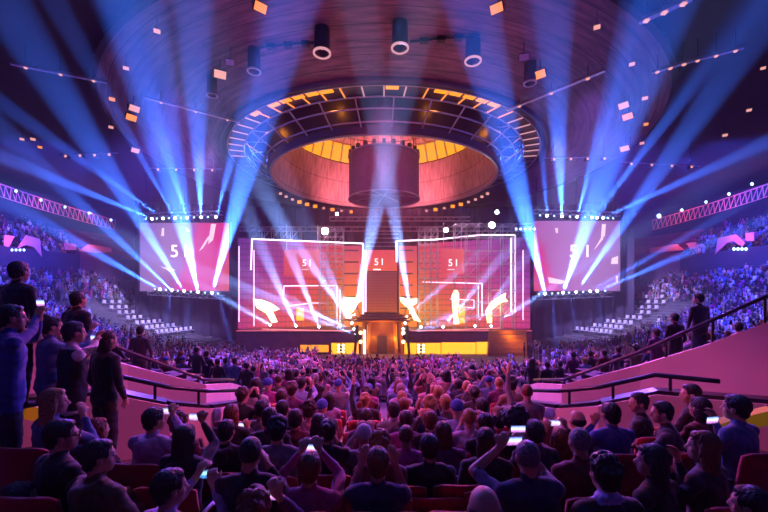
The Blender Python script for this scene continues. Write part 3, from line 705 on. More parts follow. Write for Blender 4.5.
# ================================================================ the stage
def screen_mat(name, stops, ax, az, es=1.0, noise_amt=.15, nscale=3, grid=None):
    """an LED wall's picture: colour ramp over ax*x + az*z of the panel's own extents, with soft blotches and an optional dark module grid"""
    m, nt, b = new_mat(name); tc = nt.nodes.new('ShaderNodeTexCoord'); sp = nt.nodes.new('ShaderNodeSeparateXYZ'); nt.links.new(tc.outputs['Generated'], sp.inputs[0])
    n = nt.nodes.new('ShaderNodeTexNoise'); n.inputs['Scale'].default_value = nscale; n.inputs['Detail'].default_value = 4; nt.links.new(tc.outputs['Generated'], n.inputs['Vector'])
    f = mnode(nt, 'ADD', mnode(nt, 'MULTIPLY', sp.outputs[0], ax), mnode(nt, 'MULTIPLY', sp.outputs[2], az))
    f = mnode(nt, 'ADD', f, mnode(nt, 'MULTIPLY', mnode(nt, 'SUBTRACT', n.outputs['Fac'], .5), noise_amt * 2))
    if az < 0: f = mnode(nt, 'ADD', f, -az)
    if ax < 0: f = mnode(nt, 'ADD', f, -ax)
    rp = nt.nodes.new('ShaderNodeValToRGB'); nt.links.new(f, rp.inputs[0]); cr = rp.color_ramp
    while len(cr.elements) < len(stops): cr.elements.new(.5)
    for e, (p, c) in zip(cr.elements, stops): e.position = p; e.color = (*c, 1)
    col = rp.outputs[0]
    if grid:
        gx, gz, w, dk = grid
        lx = mnode(nt, 'LESS_THAN', mnode(nt, 'FRACT', mnode(nt, 'MULTIPLY', sp.outputs[0], gx)), w)
        lz = mnode(nt, 'LESS_THAN', mnode(nt, 'FRACT', mnode(nt, 'MULTIPLY', sp.outputs[2], gz)), w * 2)
        k = mnode(nt, 'SUBTRACT', 1, mnode(nt, 'MULTIPLY', mnode(nt, 'MAXIMUM', lx, lz), dk))
        vm = nt.nodes.new('ShaderNodeVectorMath'); vm.operation = 'SCALE'; nt.links.new(col, vm.inputs[0]); nt.links.new(k, vm.inputs['Scale']); col = vm.outputs[0]
    b.inputs['Base Color'].default_value = (.02, .02, .02, 1); nt.links.new(col, b.inputs['Emission Color']); b.inputs['Emission Strength'].default_value = es
    m.cycles.emission_sampling = 'AUTO' if es < 1.3 else 'NONE'
    return m

def digits(txt, loc, h, m, parent, rot=0, nm='digits'):
    cu = bpy.data.curves.new('t', 'FONT'); cu.body = txt; cu.size = h; cu.extrude = .01; cu.space_character = 1.25
    o = bpy.data.objects.new('t', cu); C.objects.link(o); dg = bpy.context.evaluated_depsgraph_get(); dg.update()
    me = bpy.data.meshes.new_from_object(o.evaluated_get(dg)); bpy.data.objects.remove(o); me.materials.clear(); me.materials.append(m)
    o = bpy.data.objects.new(nm, me); C.objects.link(o); o.parent = parent; o.location = Vector(loc) - parent.location; o.rotation_euler = (PI / 2, 0, rot); return o

def quadbox(a, b, z0, z1, th=.2, mi=0):
    a = Vector(a); b = Vector(b); d_ = (b - a); d_.z = 0; n = Vector((-d_.y, d_.x, 0)).normalized() * th
    mb = MB(); return mb.ext([Vector((a.x, a.y, z0)), Vector((b.x, b.y, z0)), Vector((b.x, b.y, z1)), Vector((a.x, a.y, z1))], n)

# ---- side screens
def side_screen(px0, px1, yt, yb, stops, ax, az, lab, sgn):
    D = 50; A = P(px0, yb, D); B = P(px1, yt, D); t = thing('led_screen', (A.x, D, A.z), lab, 'video screen')
    mb = MB(); mb.box(((A.x + B.x) / 2, D + .25, (A.z + B.z) / 2), (B.x - A.x + .3, .4, B.z - A.z + .3)); mb.build('cabinet', M['fixture'], t)
    mb = MB(); mb.box(((A.x + B.x) / 2, D, (A.z + B.z) / 2), (B.x - A.x, .06, B.z - A.z)); mb.build('display', screen_mat('side_display', stops, ax, az, .72, .06, 2.5), t)
    W_ = lambda px, py: P(px, py, D - .06)
    for x in (A.x + .5, (A.x + B.x) / 2, B.x - .5):
        mb = MB(); mb.tube((x, D + .3, B.z), (x, D + .3, 24.6), .05, 6); mb.build('hanging_cable', M['black_metal'], t)
    return t, W_
ghost = glow('pale_graphic', (1, .72, .82), 1.0)
t, W_ = side_screen(140, 229, 223, 291, [(0, (.30, .16, .62)), (.30, (.46, .22, .58)), (.48, (.50, .16, .46)), (.55, (.95, .04, .30)), (.80, (1, .03, .22)), (1, (1, .16, .05))], .8, -.2, 'large left video screen with a purple and hot pink picture and white digits', -1)
digits('5', W_(170, 257), 2.3, M['text'], t); digits('1', W_(181, 257), 2.3, M['text'], t)
for poly in (((211, 224), (216, 224), (213, 240), (208, 244)), ((207, 238), (213, 232), (203, 248), (199, 251)), ((160, 266), (176, 270), (170, 272)), ((186, 227), (190, 231), (187, 232)), ((162, 228), (164, 228), (164, 236), (161, 236))):
    mb = MB(); mb.ext([W_(*q) for q in poly], Vector((0, .03, 0))); mb.build('white_graphic', ghost, t)
t, W_ = side_screen(534, 620, 221, 291, [(0, (1, .10, .20)), (.18, (1, .04, .30)), (.26, (.62, .16, .50)), (.55, (.55, .22, .60)), (1, (.40, .16, .50))], .75, .25, 'large right video screen with a mauve picture and white digits', 1)
digits('5', W_(569, 257), 2.3, M['text'], t); digits('1', W_(583, 257), 2.3, M['text'], t)
for poly in (((602, 224), (606, 224), (605, 236), (601, 239)), ((601, 238), (604, 238), (596, 248), (594, 250)), ((548, 277), (566, 281), (562, 284), (549, 283)), ((555, 228), (558, 228), (558, 233), (556, 233)), ((616, 276), (618, 276), (618, 282), (616, 282)), ((612, 258), (618, 256), (618, 264), (611, 264))):
    mb = MB(); mb.ext([W_(*q) for q in poly], Vector((0, .03, 0))); mb.build('white_graphic', ghost, t)

# ---- moving heads on rigs; the real spot lights are placed with them
def moving_head(p, aim, lab, grp, hang=True, lit=True, s=.26):
    p = Vector(p); t = thing('moving_head_light', p, lab, 'stage light', grp); up = 1 if hang else -1
    mb = MB(); rbox(mb, p + Vector((0, .1, up * s * 2.6)), (s * 2.2, s * 1.6, s * .9), s * .15); mb.build('base', M['fixture'], t)
    mb = MB()
    for q in (-1, 1): mb.box(p + Vector((q * s * 1.1, .1, up * s * 1.1)), (s * .25, s * .7, s * 2.4))
    mb.build('yoke', M['fixture'], t)
    d_ = (Vector(aim) - p).normalized(); mb = MB(); mb.tube(p - d_ * s * 1.2, p - d_ * .02, s * .75, 14, s * .9); hd = mb.build('head', M['fixture'], t, True)
    R = d_.to_track_quat('Z', 'Y').to_matrix(); mb = MB(); mb.ellipsoid(p + d_ * .03, (s * .85, s * .85, s * .35), R); mb.build('lens', M['lens_white'] if lit else M['lens_blue'], hd)
    return t
def truss(a, b, w, lab, mats=None, cat='truss'):
    a = Vector(a); b = Vector(b); t = thing('lighting_truss', a, lab, cat); d_ = (b - a); L = d_.length; q = d_.to_track_quat('Y', 'Z').to_matrix()
    cs = [q @ Vector((sx * w / 2, 0, sz * w / 2)) for sx, sz in ((-1, -1), (1, -1), (1, 1), (-1, 1))]
    for c in cs: mb = MB(); mb.tube(a + c, b + c, .05, 6); mb.build('chord', M['truss_metal'], t)
    n = max(2, int(L / w / 1.5)); mb = MB()
    for i in range(n):
        p0 = a.lerp(b, i / n); p1 = a.lerp(b, (i + 1) / n)
        for k in range(4): mb.tube(p0 + cs[k], p1 + cs[(k + 1) % 4] if i % 2 else p1 + cs[k], .025, 5); mb.tube(p0 + cs[k], p0 + cs[(k + 1) % 4], .025, 5)
    mb.build('lacing', M['truss_metal'], t); return t
RIGS = {'LT': (50, [146, 152, 157, 163, 169, 175, 181, 187, 194, 201, 208, 216]), 'LB': (50, [155, 160, 166, 172, 178, 184, 191, 198, 205, 212, 218]),
        'RT': (50, [540, 547, 554, 562, 570, 577, 585, 592, 597, 603, 608, 613]), 'RB': (50, [539, 545, 552, 558, 563, 569, 576, 583, 590, 597, 605])}
def rig_y(k, px): return {'LT': 219 - (px - 146) * .03, 'LB': 289 + (px - 155) * .07, 'RT': 215.5 + (px - 540) * .04, 'RB': 294 - (px - 539) * .05}[k]
NM = {'LT': 'top rig of the left screen', 'LB': 'bottom rig of the left screen', 'RT': 'top rig of the right screen', 'RB': 'bottom rig of the right screen'}
for k, (D, xs) in RIGS.items():
    a = P(xs[0] - 6, rig_y(k, xs[0]) + (-4 if k[1] == 'T' else 4), D + .2); b = P(xs[-1] + 6, rig_y(k, xs[-1]) + (-4 if k[1] == 'T' else 4), D + .2)
    truss(a, b, .5, 'box truss carrying the row of lights, ' + NM[k])
# BEAMS: (rig, px at the source, target px, target py, target depth, opening angle, power)
BEAMS = [
 ('LT', 152, -20, 148, 26, 2.4, 1.3), ('LT', 163, -10, 95, 24, 2.2, 1.0), ('LT', 175, 48, -10, 21, 2.4, .9), ('LT', 187, 112, -15, 20, 3.4, .9), ('LT', 201, 192, -10, 19.5, 3.6, 1.5), ('LT', 216, 262, 45, 25, 3.0, .8),
 ('LB', 160, -20, 188, 26, 3.0, 1.1), ('LB', 172, -20, 110, 24, 3.0, 1.1), ('LB', 184, 5, 5, 21, 4.4, 1.5), ('LB', 198, 128, -15, 20, 5.8, 1.9), ('LB', 212, 300, -20, 22, 4.8, 2.2),
 ('RT', 547, 535, 60, 24, 2.0, .5), ('RT', 562, 552, -10, 19.5, 3.6, 1.5), ('RT', 577, 640, -12, 21, 3.2, 1.1), ('RT', 592, 745, 20, 24, 2.6, .9), ('RT', 597, 700, 70, 26, 2.2, .6), ('RT', 603, 790, 132, 26, 2.4, 1.3),
 ('RB', 545, 468, -10, 21, 4.8, 2.2), ('RB', 563, 672, -20, 20, 5.6, 1.9), ('RB', 576, 775, 5, 22, 3.8, 1.5), ('RB', 590, 768, 190, 30, 2.2, .6), ('RB', 597, 800, 205, 26, 2.4, .9)]
lit = {}
for k, sx, *_ in BEAMS: lit[(k, sx)] = _
BEAM_COL = (.035, .155, 1)
def spot(loc, to, deg, power, col, blend=.45, soft=.12, nm='beam_spot'):
    l = bpy.data.lights.new(nm, 'SPOT'); l.energy = power; l.color = col; l.spot_size = math.radians(deg); l.spot_blend = blend; l.shadow_soft_size = soft
    o = bpy.data.objects.new(nm, l); C.objects.link(o); d_ = Vector(to) - Vector(loc); o.location = Vector(loc) + d_.normalized() * .35; o.rotation_euler = d_.to_track_quat('-Z', 'Y').to_euler(); return o
BP = 5.6e6
for k, (D, xs) in RIGS.items():
    for i, px in enumerate(xs):
        p = P(px, rig_y(k, px), D - .4)
        ky = min(lit, key=lambda q: (q[0] != k, abs(q[1] - px))); on = ky[0] == k and ky[1] == px
        aim = P(lit[ky][0], lit[ky][1], lit[ky][2] * .8) if on else p + Vector((random.uniform(-2, 2), -6, -3 if k[1] == 'B' else 2))
        moving_head(p, aim, '%s moving head light, %s from the left on the %s' % ('beaming' if on else 'glowing', ORD[i], NM[k]), 'moving heads on the ' + NM[k], hang=(k[1] == 'T'), lit=on, s=.18 if on else .15)
        if on: spot(p, aim, lit[ky][3] * .86, BP * 2.5 * lit[ky][4], BEAM_COL)
# faint downward beams under the bottom rigs
for px, tx, pw in ((172, 160, .25), (191, 183, .25), (218, 232, .2), (552, 556, .25), (569, 580, .2), (597, 606, .2)):
    k = 'LB' if px < 300 else 'RB'; spot(P(px, rig_y(k, px), 49.3), P(tx, 345, 46), 6, BP * pw * .22, (.08, .16, 1))

# ---- stage floor lights: beams from the two clusters beside the portal
STG = [  # source px,py,depth -> target px,py,depth, angle, power
 (356, 334, 43, 225, 288, 36, 3.0, .9), (354, 329, 43, 60, 215, 30, 3.4, 1.5), (352, 323, 43, 232, 150, 30, 4.2, 1.3), (350, 317, 43, 300, 215, 30, 3.6, .6), (354, 315, 43.3, 408, 60, 30, 5.4, 1.5),
 (296, 326, 44.5, 232, 180, 30, 3.6, 1.2), (319, 327, 44.5, 250, 150, 30, 3.8, 1.1), (270, 325, 44.5, 196, 282, 38, 2.8, .8), (340, 326, 44.3, 262, 282, 36, 2.4, .6),
 (402, 334, 43, 545, 300, 36, 2.8, .8), (403, 329, 43, 560, 270, 34, 3.0, .9), (405, 323, 43, 580, 205, 32, 3.4, 1.1), (407, 317, 43, 520, 218, 34, 3.4, .9), (411, 313, 43.3, 366, 50, 30, 5.0, 1.3),
 (443, 327, 44.5, 520, 236, 36, 2.8, .9), (475, 326, 44.5, 535, 245, 36, 2.6, .6), (491, 326, 44.5, 640, 230, 34, 3.0, .9), (421, 327, 44.3, 500, 296, 40, 2.4, .5)]
for i, (sx, sy, sd, tx, ty, td, a, pw) in enumerate(STG):
    p = P(sx, sy, sd); aim = P(tx, ty, td * .72)
    side = 'left' if sx < 384 else 'right'
    moving_head(p, aim, 'floor beam light on the %s half of the stage, %s counted outward from the portal' % (side, ORD[i % 9]), 'beam lights standing on the stage', hang=False, s=.15)
    spot(p, aim, a, BP * .72 * pw, (.2, .36, 1))

# ---- stage platforms
def slab(px0, px1, z0, z1, y0, y1, name, m, lab, cat, kind=None):
    x0 = (px0 - 384) * y0 / F; x1 = (px1 - 384) * y0 / F; mb = MB(); rbox(mb, ((x0 + x1) / 2, (y0 + y1) / 2, (z0 + z1) / 2), (x1 - x0, y1 - y0, z1 - z0), .05, seg=1)
    return tag(mb.build(name, m, origin=((x0 + x1) / 2, y0, z0)), lab, cat)
DECK = 4.55
mb = MB(); t = thing('stage', (0, 43.4, 2), 'wide dark stage with a violet fascia below the LED walls', 'stage')
x0, x1 = (236 - 384) * 43.4 / F, (532 - 384) * 43.4 / F
mb = MB(); mb.box(((x0 + x1) / 2, 48.7, DECK - .15), (x1 - x0, 10.6, .3)); mb.build('deck', M['stage_black'], t)
for i, (u, w_) in enumerate(((x0, -3.0), (3.0, x1))):
    mb = MB(); mb.box(((u + w_) / 2, 43.6, (DECK + 1.9) / 2), (w_ - u, .2, DECK - 2.2)); mb.build('fascia', mat('violet_fascia', (.30, .07, .16), .6, var=.25, scale=1.2), t)
    mb = MB(); mb.box(((u + w_) / 2, 43.42, DECK - .03), (w_ - u, .08, .07)); mb.build('edge_strip', glow('edge_strip', (1, .12, .25), 1.1), t)
for i, (pa, pb, ya, yb, lab) in enumerate(((331, 359, 343, 357, 'glowing orange low panel left of the portal'), (404, 441, 343, 357, 'glowing orange low panel right of the portal'), (441, 476, 342.5, 356, 'glowing orange low panel, middle of the right run'), (476, 511, 342, 362, 'glowing orange tall panel at the right end of the run'), (300, 329, 345, 352, 'dim orange low panel further left of the portal'))):
    D = 42.6; A = P(pa, yb, D); B = P(pb, ya, D); t = thing('stage_light_box', (A.x, D, 2), lab, 'light panel', 'orange panels along the stage front')
    z0 = max(2.02, A.z); mb = MB(); mb.box(((A.x + B.x) / 2, D, (z0 + B.z) / 2), (B.x - A.x - .1, .1, B.z - z0)); mb.build('panel_face', M['stage_orange' if i < 4 else 'lens_warm' if False else 'orange_lit'], t)
    mb = MB(); mb.box(((A.x + B.x) / 2, D + .12, (2 + B.z) / 2 + .03), (B.x - A.x, .12, B.z - 2 + .06)); mb.build('frame', M['stage_black'], t)
mb = MB()
for px, sgn in ((341, 1), (421, -1)):
    c = P(px, 348.5, 42.3); t = thing('flare_light', c, 'blinding white stage lamp in front of the orange panel on the ' + ('left' if px < 384 else 'right') + ' of the portal', 'stage light')
    mb = MB(); rbox(mb, c + Vector((0, .1, 0)), (.9, .2, 1.1), .04); hs = mb.build('housing', M['fixture'], t)
    for q in range(6): mb = MB(); mb.ellipsoid(c + Vector((-.25 + .5 * (q % 2), -.02, -.36 + .36 * (q // 2))), (.17, .06, .15)); mb.build('lens', M['flare'], hs)
    mb = MB(); mb.tube(c + Vector((0, .2, 0)), (c.x, c.y + .2, 2.0), .05, 8); mb.build('stand', M['black_metal'], t)
# red stairs / ramp at the right end
t = thing('side_stairs', P(516, 360, 42), 'orange lit steps at the right end of the stage with people on them', 'stairs')
for k in range(6):
    A = P(496, 352, 41 + k * .5); mb = MB(); mb.box((A.x + 1.2, 41.2 + k * .42, 2.2 + k * .22), (4.2, .42, .4 + k * .44)); mb.build('step', M['brass'], t)

# portal
D = 42.6; t = thing('portal', (0, D, 2), 'brass framed portal in the middle of the stage front', 'portal')
def pp(px, py, d_=D): return P(px, py, d_)
off = (382 - 384) * D / F
mb = MB(); mb.box((off, D + .6, 3.9), (4.2, .3, 3.6)); mb.build('back_wall', mat('portal_back', (.30, .12, .05), .4, var=.4, scale=.7), t)
for s in (-1, 1):
    for x, w, zt, m_ in ((1.35, .22, 5.5, 'brass'), (2.0, .30, 5.5, 'brass'), (2.75, .5, 5.2, 'stage_black')):
        mb = MB(); mb.bar((off + s * (x + .25), D - .1, 2.0), (off + s * x, D - .1, zt), w, .3); pil = mb.build('pillar', M[m_], t)
    mb = MB(); mb.bar((off + s * 1.68, D - .2, 2.6), (off + s * 1.58, D - .2, 5.3), .10, .08); mb.build('light_strip', M['orange_lit'], t)
    for z_ in (3.4, 4.4): mb = MB(); mb.ellipsoid((off + s * 2.35, D - .35, z_), (.2, .15, .2)); mb.build('lamp', M['flare'], pil)
mb = MB(); mb.box((off, D + .2, 3.0), (1.1, .3, 2.0)); mb.build('doorway', M['stage_black'], t)
for k, (w, z_, dy) in enumerate(((6.3, 5.72, 0), (5.6, 6.02, .2), (4.7, 6.3, .4), (3.9, 6.55, .6))):
    mb = MB(); rbox(mb, (off, D + dy, z_), (w, 1.8, .22), .04, seg=1); mb.build('cornice', M['brass'], t)
for s in (-1, 1):
    mb = MB(); mb.bar((off + s * 2.6, D - .1, 5.85), (off + s * 3.6, D - .1, 6.9), .14, .14); mb.bar((off + s * 2.4, D, 6.2), (off + s * 2.9, D, 7.6), .10, .10); mb.build('slanted_brace', M['brass'], t)

# centre tower
D = 47; A = P(366, 318, D); B = P(397, 272, D); t = thing('led_tower', (0, D, DECK), 'tall dark red LED tower over the portal showing white digits', 'LED tower')
mb = MB(); mb.box(((A.x + B.x) / 2, D + .4, (DECK + 14.3) / 2), (B.x - A.x + .3, .6, 14.3 - DECK)); mb.build('tower_frame', M['fixture'], t)
mb = MB(); mb.box(((A.x + B.x) / 2, D, (A.z + B.z) / 2), (B.x - A.x, .15, B.z - A.z)); mb.build('lower_display', screen_mat('tower_low', [(0, (.75, .13, .02)), (.5, (.42, .06, .02)), (1, (.33, .05, .04))], 0, 1, .8, .1, 4, (12, 16, .12, .4)), t)
A = P(366, 271, D); B = P(397, 250, D); mb = MB(); mb.box(((A.x + B.x) / 2, D, (A.z + B.z) / 2), (B.x - A.x, .15, B.z - A.z)); mb.build('upper_display', screen_mat('tower_top', [(0, (.95, .12, .04)), (1, (.85, .08, .10))], 0, 1, .9, .1), t)
digits('51', P(374, 265, D - .12), 1.15, M['text'], t); mb = MB(); mb.box(P(377, 269.5, D - .1), (.9, .03, .14)); mb.build('caption_bar', M['text'], t)
A = P(366, 249, D); mb = MB()
for k in range(4): mb.box((off, D + .2, 14.6 + k * .5), (4.0, .1, .08))
mb.build('top_grille', M['scaffold'], t)

# orange louvred columns
def louvre(px0, px1, yt, D, lab):
    A = P(px0, 330, D); B = P(px1, yt, D); t = thing('louvred_column', ((A.x + B.x) / 2, D, DECK), lab, 'light column')
    mb = MB(); mb.box(((A.x + B.x) / 2, D, (DECK + B.z) / 2), (B.x - A.x, .3, B.z - DECK)); mb.build('column_face', screen_mat('louvre', [(0, (1, .26, .01)), (.5, (1, .16, .02)), (1, (.6, .06, .12))], 0, 1, 1.0, .1, 4), t)
    n = 7
    for k in range(n):
        z_ = DECK + (B.z - DECK) * (k + .6) / n; mb = MB(); mb.box(((A.x + B.x) / 2 - .2, D - .2, z_), ((B.x - A.x) * .7, .08, .16)); mb.build('slot', M['stage_black'], t)
louvre(343, 363, 246, 49.5, 'orange louvred column left of the red tower'); louvre(399, 417, 246, 49.5, 'orange louvred column right of the red tower')

# LED wings with scaffolds and white outline tubes
def wing(pa, da, pb, db, yta, ytb, stops, ax, az, lab):
    A = P(pa, yta, da); B = P(pb, ytb, db); t = thing('led_wing', (A.x, A.y, DECK), lab, 'LED wall')
    mb = quadbox(A, B, DECK, min(A.z, B.z) - .1, .15)
    mb.build('display', screen_mat('wing_display', stops, ax, az, .9, .16, 3.5, (26, 16, .10, .45)), t)
    mb = quadbox(A + Vector((0, .3, 0)), B + Vector((0, .3, 0)), DECK, min(A.z, B.z) - .05, .3); mb.build('backing', M['stage_black'], t)
    return t
PUR = (.16, .06, .30); REDP = (.72, .04, .14); ORR = (1, .22, .03)
wl = wing(238, 45.5, 343, 51, 237, 243, [(0, (.10, .03, .24)), (.28, (.38, .03, .28)), (.5, (.80, .05, .13)), (.75, (.90, .12, .04)), (1, (1, .34, .02))], .6, -.4, 'left LED wall with a red picture behind white outline tubes')
wr = wing(418, 51, 530, 45.5, 243, 236, [(0, (.10, .03, .24)), (.28, (.42, .03, .32)), (.5, (.80, .05, .16)), (.75, (.90, .12, .04)), (1, (1, .34, .02))], -.6, -.4, 'right LED wall with a red and magenta picture behind white outline tubes')
# upper part of each wing: dark violet lattice panel
def tubes(lines, lab, r=.09):
    t = thing('outline_tubes', lines[0][0], lab, 'LED tube frame')
    for ln in lines: mb = MB(); mb.path(ln, r, 6) if len(ln) == 2 else [mb.tube(a, b, r, 6) for a, b in zip(ln[:-1], ln[1:])]; mb.build('led_tube', M['tube'], t)
    return t
def wp(px, py, side, fr=.35):  # point on a wing's plane, a little in front
    d_ = (45.5 + (px - 238) * 5.5 / 105) if side < 0 else (51 - (px - 418) * 5.5 / 112); return P(px, py, d_ - fr)
tubes([[wp(251, 270, -1), wp(252, 239, -1), P(363, 243.5, 45.2)], [P(363, 243.5, 45.2), P(363, 316, 45.2)], [P(365.5, 250, 45.3), P(365.5, 316, 45.3)]], 'tall white outline tube frame of the left LED wall')
tubes([[wp(254, 326, -1), wp(254, 250, -1)]], 'thin vertical pink outline tube at the left end of the stage', .04)
tubes([[wp(239, 322, -1), wp(239, 246, -1)]], 'outermost thin vertical tube left of the stage', .04)
tubes([[wp(283, 300, -1, 1.5), wp(284, 286, -1, 1.5), wp(337, 285.5, -1, 1.5), wp(337, 322, -1, 1.5)], [wp(340, 290, -1, 1.5), wp(340, 322, -1, 1.5)]], 'small inner white outline tube frame of the left LED wall', .06)
tubes([[wp(288, 306, -1, 1.8), wp(312, 303, -1, 1.8), wp(328, 303, -1, 1.8)]], 'low horizontal white tube inside the left small frame', .05)
tubes([[P(396.5, 262, 45.2), P(396.5, 241, 45.2), P(436, 239.5, 45.2), wp(480, 235, 1), wp(515, 235, 1), wp(515, 312, 1)], [wp(511, 238, 1), wp(511, 312, 1)]], 'tall white outline tube frame of the right LED wall')
tubes([[wp(422, 282, 1, 1.5), wp(482, 283.5, 1, 1.5), wp(482, 316, 1, 1.5)], [wp(478.5, 286, 1, 1.5), wp(478.5, 318, 1, 1.5)]], 'small inner white outline tube frame of the right LED wall', .06)
tubes([[wp(450, 299, 1, 1.8), wp(474, 300, 1, 1.8), wp(474, 308, 1, 1.8), wp(452, 306, 1, 1.8)]], 'low rectangular tube loop inside the right small frame', .04)
tubes([[wp(523, 250, 1), wp(523, 320, 1)]], 'thin vertical outline tube right of the stage', .04)
tubes([[P(364.5, 330, 42.0), P(364.5, 354, 42.0)]], 'short vertical blue-white tube left of the portal', .13)
# flame graphics: LED wall picture content, built as added glowing cut-outs
def cutout(poly, side, fr, lab):
    pts = [wp(x, y, side, fr) for x, y in poly]; dm = sum(p.y for p in pts) / len(pts); mb = MB(); mb.ext(pts, Vector((0, .25, 0)))
    tag(mb.build('flame_cutout', M['flare'], origin=pts[0]), lab, 'light sculpture', 'glowing flame shapes on the stage')
    l = bpy.data.lights.new('flame_glow', 'POINT'); l.energy = 260; l.color = (1, .45, .12); l.shadow_soft_size = .3  # point light added to make the haze glow round the shape
    c_ = sum(pts, Vector()) / len(pts); o = bpy.data.objects.new('flame_glow', l); C.objects.link(o); o.location = c_ - Vector((0, .5, 0))
cutout([(253, 299), (262, 300), (270, 303), (279, 309), (275, 311), (272, 311), (277, 322), (272, 323), (266, 313), (257, 308)], -1, 1.2, 'glowing wing-shaped flame at the far left of the stage')
cutout([(344, 297), (357, 298), (362, 294), (363, 300), (356, 304), (353, 312), (346, 318), (348, 306), (344, 303)], -1, 4, 'glowing flame shape left of the red tower')
cutout([(400, 297), (404, 298), (408, 300), (417, 298), (417, 303), (412, 306), (416, 314), (421, 322), (414, 320), (409, 309), (401, 302)], 1, 4.5, 'glowing flame shape right of the red tower')
cutout([(452, 296), (455, 289), (459, 293), (459, 302), (457, 310), (459, 324), (454, 324), (453, 310)], 1, 1.8, 'tall upright glowing flame on the right half of the stage')
cutout([(486, 312), (491, 302), (502, 295), (506, 293), (505, 298), (508, 301), (499, 304), (492, 310), (492, 323), (488, 323)], 1, 1.2, 'glowing wing-shaped flame at the far right of the stage')
for px, side, lab in ((300, -1, 'small glowing orange banner on the left half of the stage'), (462, 1, 'small glowing orange banner on the right half of the stage')):
    c = wp(px, 316, side, 1.5); mb = MB(); mb.box((c.x, c.y, c.z + .2), (.9, .12, 1.5 if side < 0 else 2.2)); tag(mb.build('orange_banner', M['stage_orange'], origin=c), lab, 'banner')

# red digit boards
def board(px0, px1, y0, y1, D, tx, lab):
    A = P(px0, y1, D); B = P(px1, y0, D); t = thing('digit_board', ((A.x + B.x) / 2, D, A.z), lab, 'display board')
    mb = MB(); mb.box(((A.x + B.x) / 2, D, (A.z + B.z) / 2), (B.x - A.x, .15, B.z - A.z)); mb.build('display', screen_mat('board', [(0, (.80, .07, .10)), (1, (.92, .12, .12))], 1, 0, .85, .1), t)
    digits('51', P(tx, 266, D - .12), 1.1, M['text'], t); mb = MB(); mb.box(P(tx + 3, 269.5, D - .1), (.8, .03, .12)); mb.build('caption_bar', ghost, t)
    mb = MB(); mb.tube((A.x + .3, D + .1, B.z), (A.x + .3, D + .1, B.z + 3), .04, 6); mb.tube((B.x - .3, D + .1, B.z), (B.x - .3, D + .1, B.z + 3), .04, 6); mb.build('hanger', M['scaffold'], t)
board(284, 320, 250, 276, 45.2, 302, 'red board with white digits hanging in front of the left LED wall'); board(441, 464, 249, 274, 43.6, 448, 'red board with white digits hanging in front of the right LED wall')

def scaffold(px0, px1, yt, D, nx, nz, lab):
    A = P(px0, yt, D); B = P(px1, yt, D); zt = A.z; t = thing('scaffold', (A.x, D, DECK), lab, 'scaffolding'); dep = 1.0
    xs = [A.x + (B.x - A.x) * k / nx for k in range(nx + 1)]; zs = [DECK + (zt - DECK) * k / nz for k in range(nz + 1)]
    for x in xs:
        for y in (D, D + dep): mb = MB(); mb.tube((x, y, DECK), (x, y, zt), .05, 5); mb.build('standard', M['scaffold'], t)
    for z_ in zs[1:]:
        mb = MB(); mb.tube((xs[0], D, z_), (xs[-1], D, z_), .045, 5); mb.tube((xs[0], D + dep, z_), (xs[-1], D + dep, z_), .03, 5)
        for x in xs: mb.tube((x, D, z_), (x, D + dep, z_), .03, 5)
        mb.build('ledger', M['scaffold'], t)
    for i in range(nx):
        for j in range(nz):
            if (i * 3 + j) % 3 == 0: continue
            mb = MB(); mb.tube((xs[i], D, zs[j]), (xs[i + 1], D, zs[j + 1]), .04, 5); mb.build('brace', M['scaffold'], t)
scaffold(262, 300, 228, 49.6, 4, 8, 'outer white tube scaffold rising behind the left LED wall')
scaffold(319, 343, 228, 47.6, 3, 12, 'dense scaffold tower left of the orange column')
scaffold(419, 438, 228, 47.6, 3, 12, 'dense scaffold tower right of the orange column')
scaffold(455, 515, 224, 45.0, 5, 8, 'wide outer scaffold rising above the right LED wall')
bright_lamp(325, 231, 45.5, .42, 'dazzling white lamp on top of the left scaffold tower', 'dazzling lamps over the stage')
bright_lamp(446, 230, 45.5, .26, 'dazzling white lamp right of the right scaffold tower', 'dazzling lamps over the stage'); bright_lamp(492, 225, 44.5, .36, 'brightest white lamp on the wide right scaffold', 'dazzling lamps over the stage')
bright_lamp(337, 214, 50, .2, 'small white lamp under the dome rim over the left scaffold', 'dazzling lamps over the stage'); bright_lamp(497, 212, 44, .22, 'small tilted white lamp under the dome rim at the right', 'dazzling lamps over the stage')
truss(P(240, 229, 53), P(534, 229, 53), .6, 'long box truss spanning behind both scaffold towers')
truss(P(330, 219, 52), P(470, 219, 52), .5, 'upper short box truss under the far rim of the dome')
truss(P(515, 227, 46), P(536, 226, 46), .7, 'short bright truss piece joining the stage and the right screen')
for i in range(5): bright_lamp(516 + 4.6 * i, 229, 45.4, .16, 'lamp on the short bright truss, %s from the left' % ORD[i], 'lamps on the short truss', 'lens_blue')
# amber and white lamps along the far rim of the dome
for i in range(26):
    th = math.radians(10 + 160 * i / 25); x = 12.9 * math.cos(th); y = ACY + 12.9 * math.sin(th); px = 384 + x * F / y; z_ = 21.15; 
    am = i in (4, 5, 7, 10, 11, 14, 16, 18, 20, 21, 22)
    t = thing('rim_lamp', (x, y, z_), '%s lamp clamped under the dome rim, %s counted from the right' % ('amber' if am else 'pale', ORD[i]), 'lamp', 'lamps under the far rim of the dome'); s = .34 if am else .22
    mb = MB(); rbox(mb, (x, y + .05, z_ - .1), (s * 2, .3, s * 1.6), .04); hs = mb.build('housing', M['fixture'], t)
    mb = MB(); mb.box((x, y - .12, z_ - .1), (s * 1.6, .04, s * 1.25)); mb.build('lens', M['orange_lit' if am else 'lens_pink'], hs)
    mb = MB(); mb.tube((x, y, z_ + .1), (x * .985, ACY + (y - ACY) * .985, z_ + .55), .03, 5); mb.build('clamp', M['black_metal'], t)
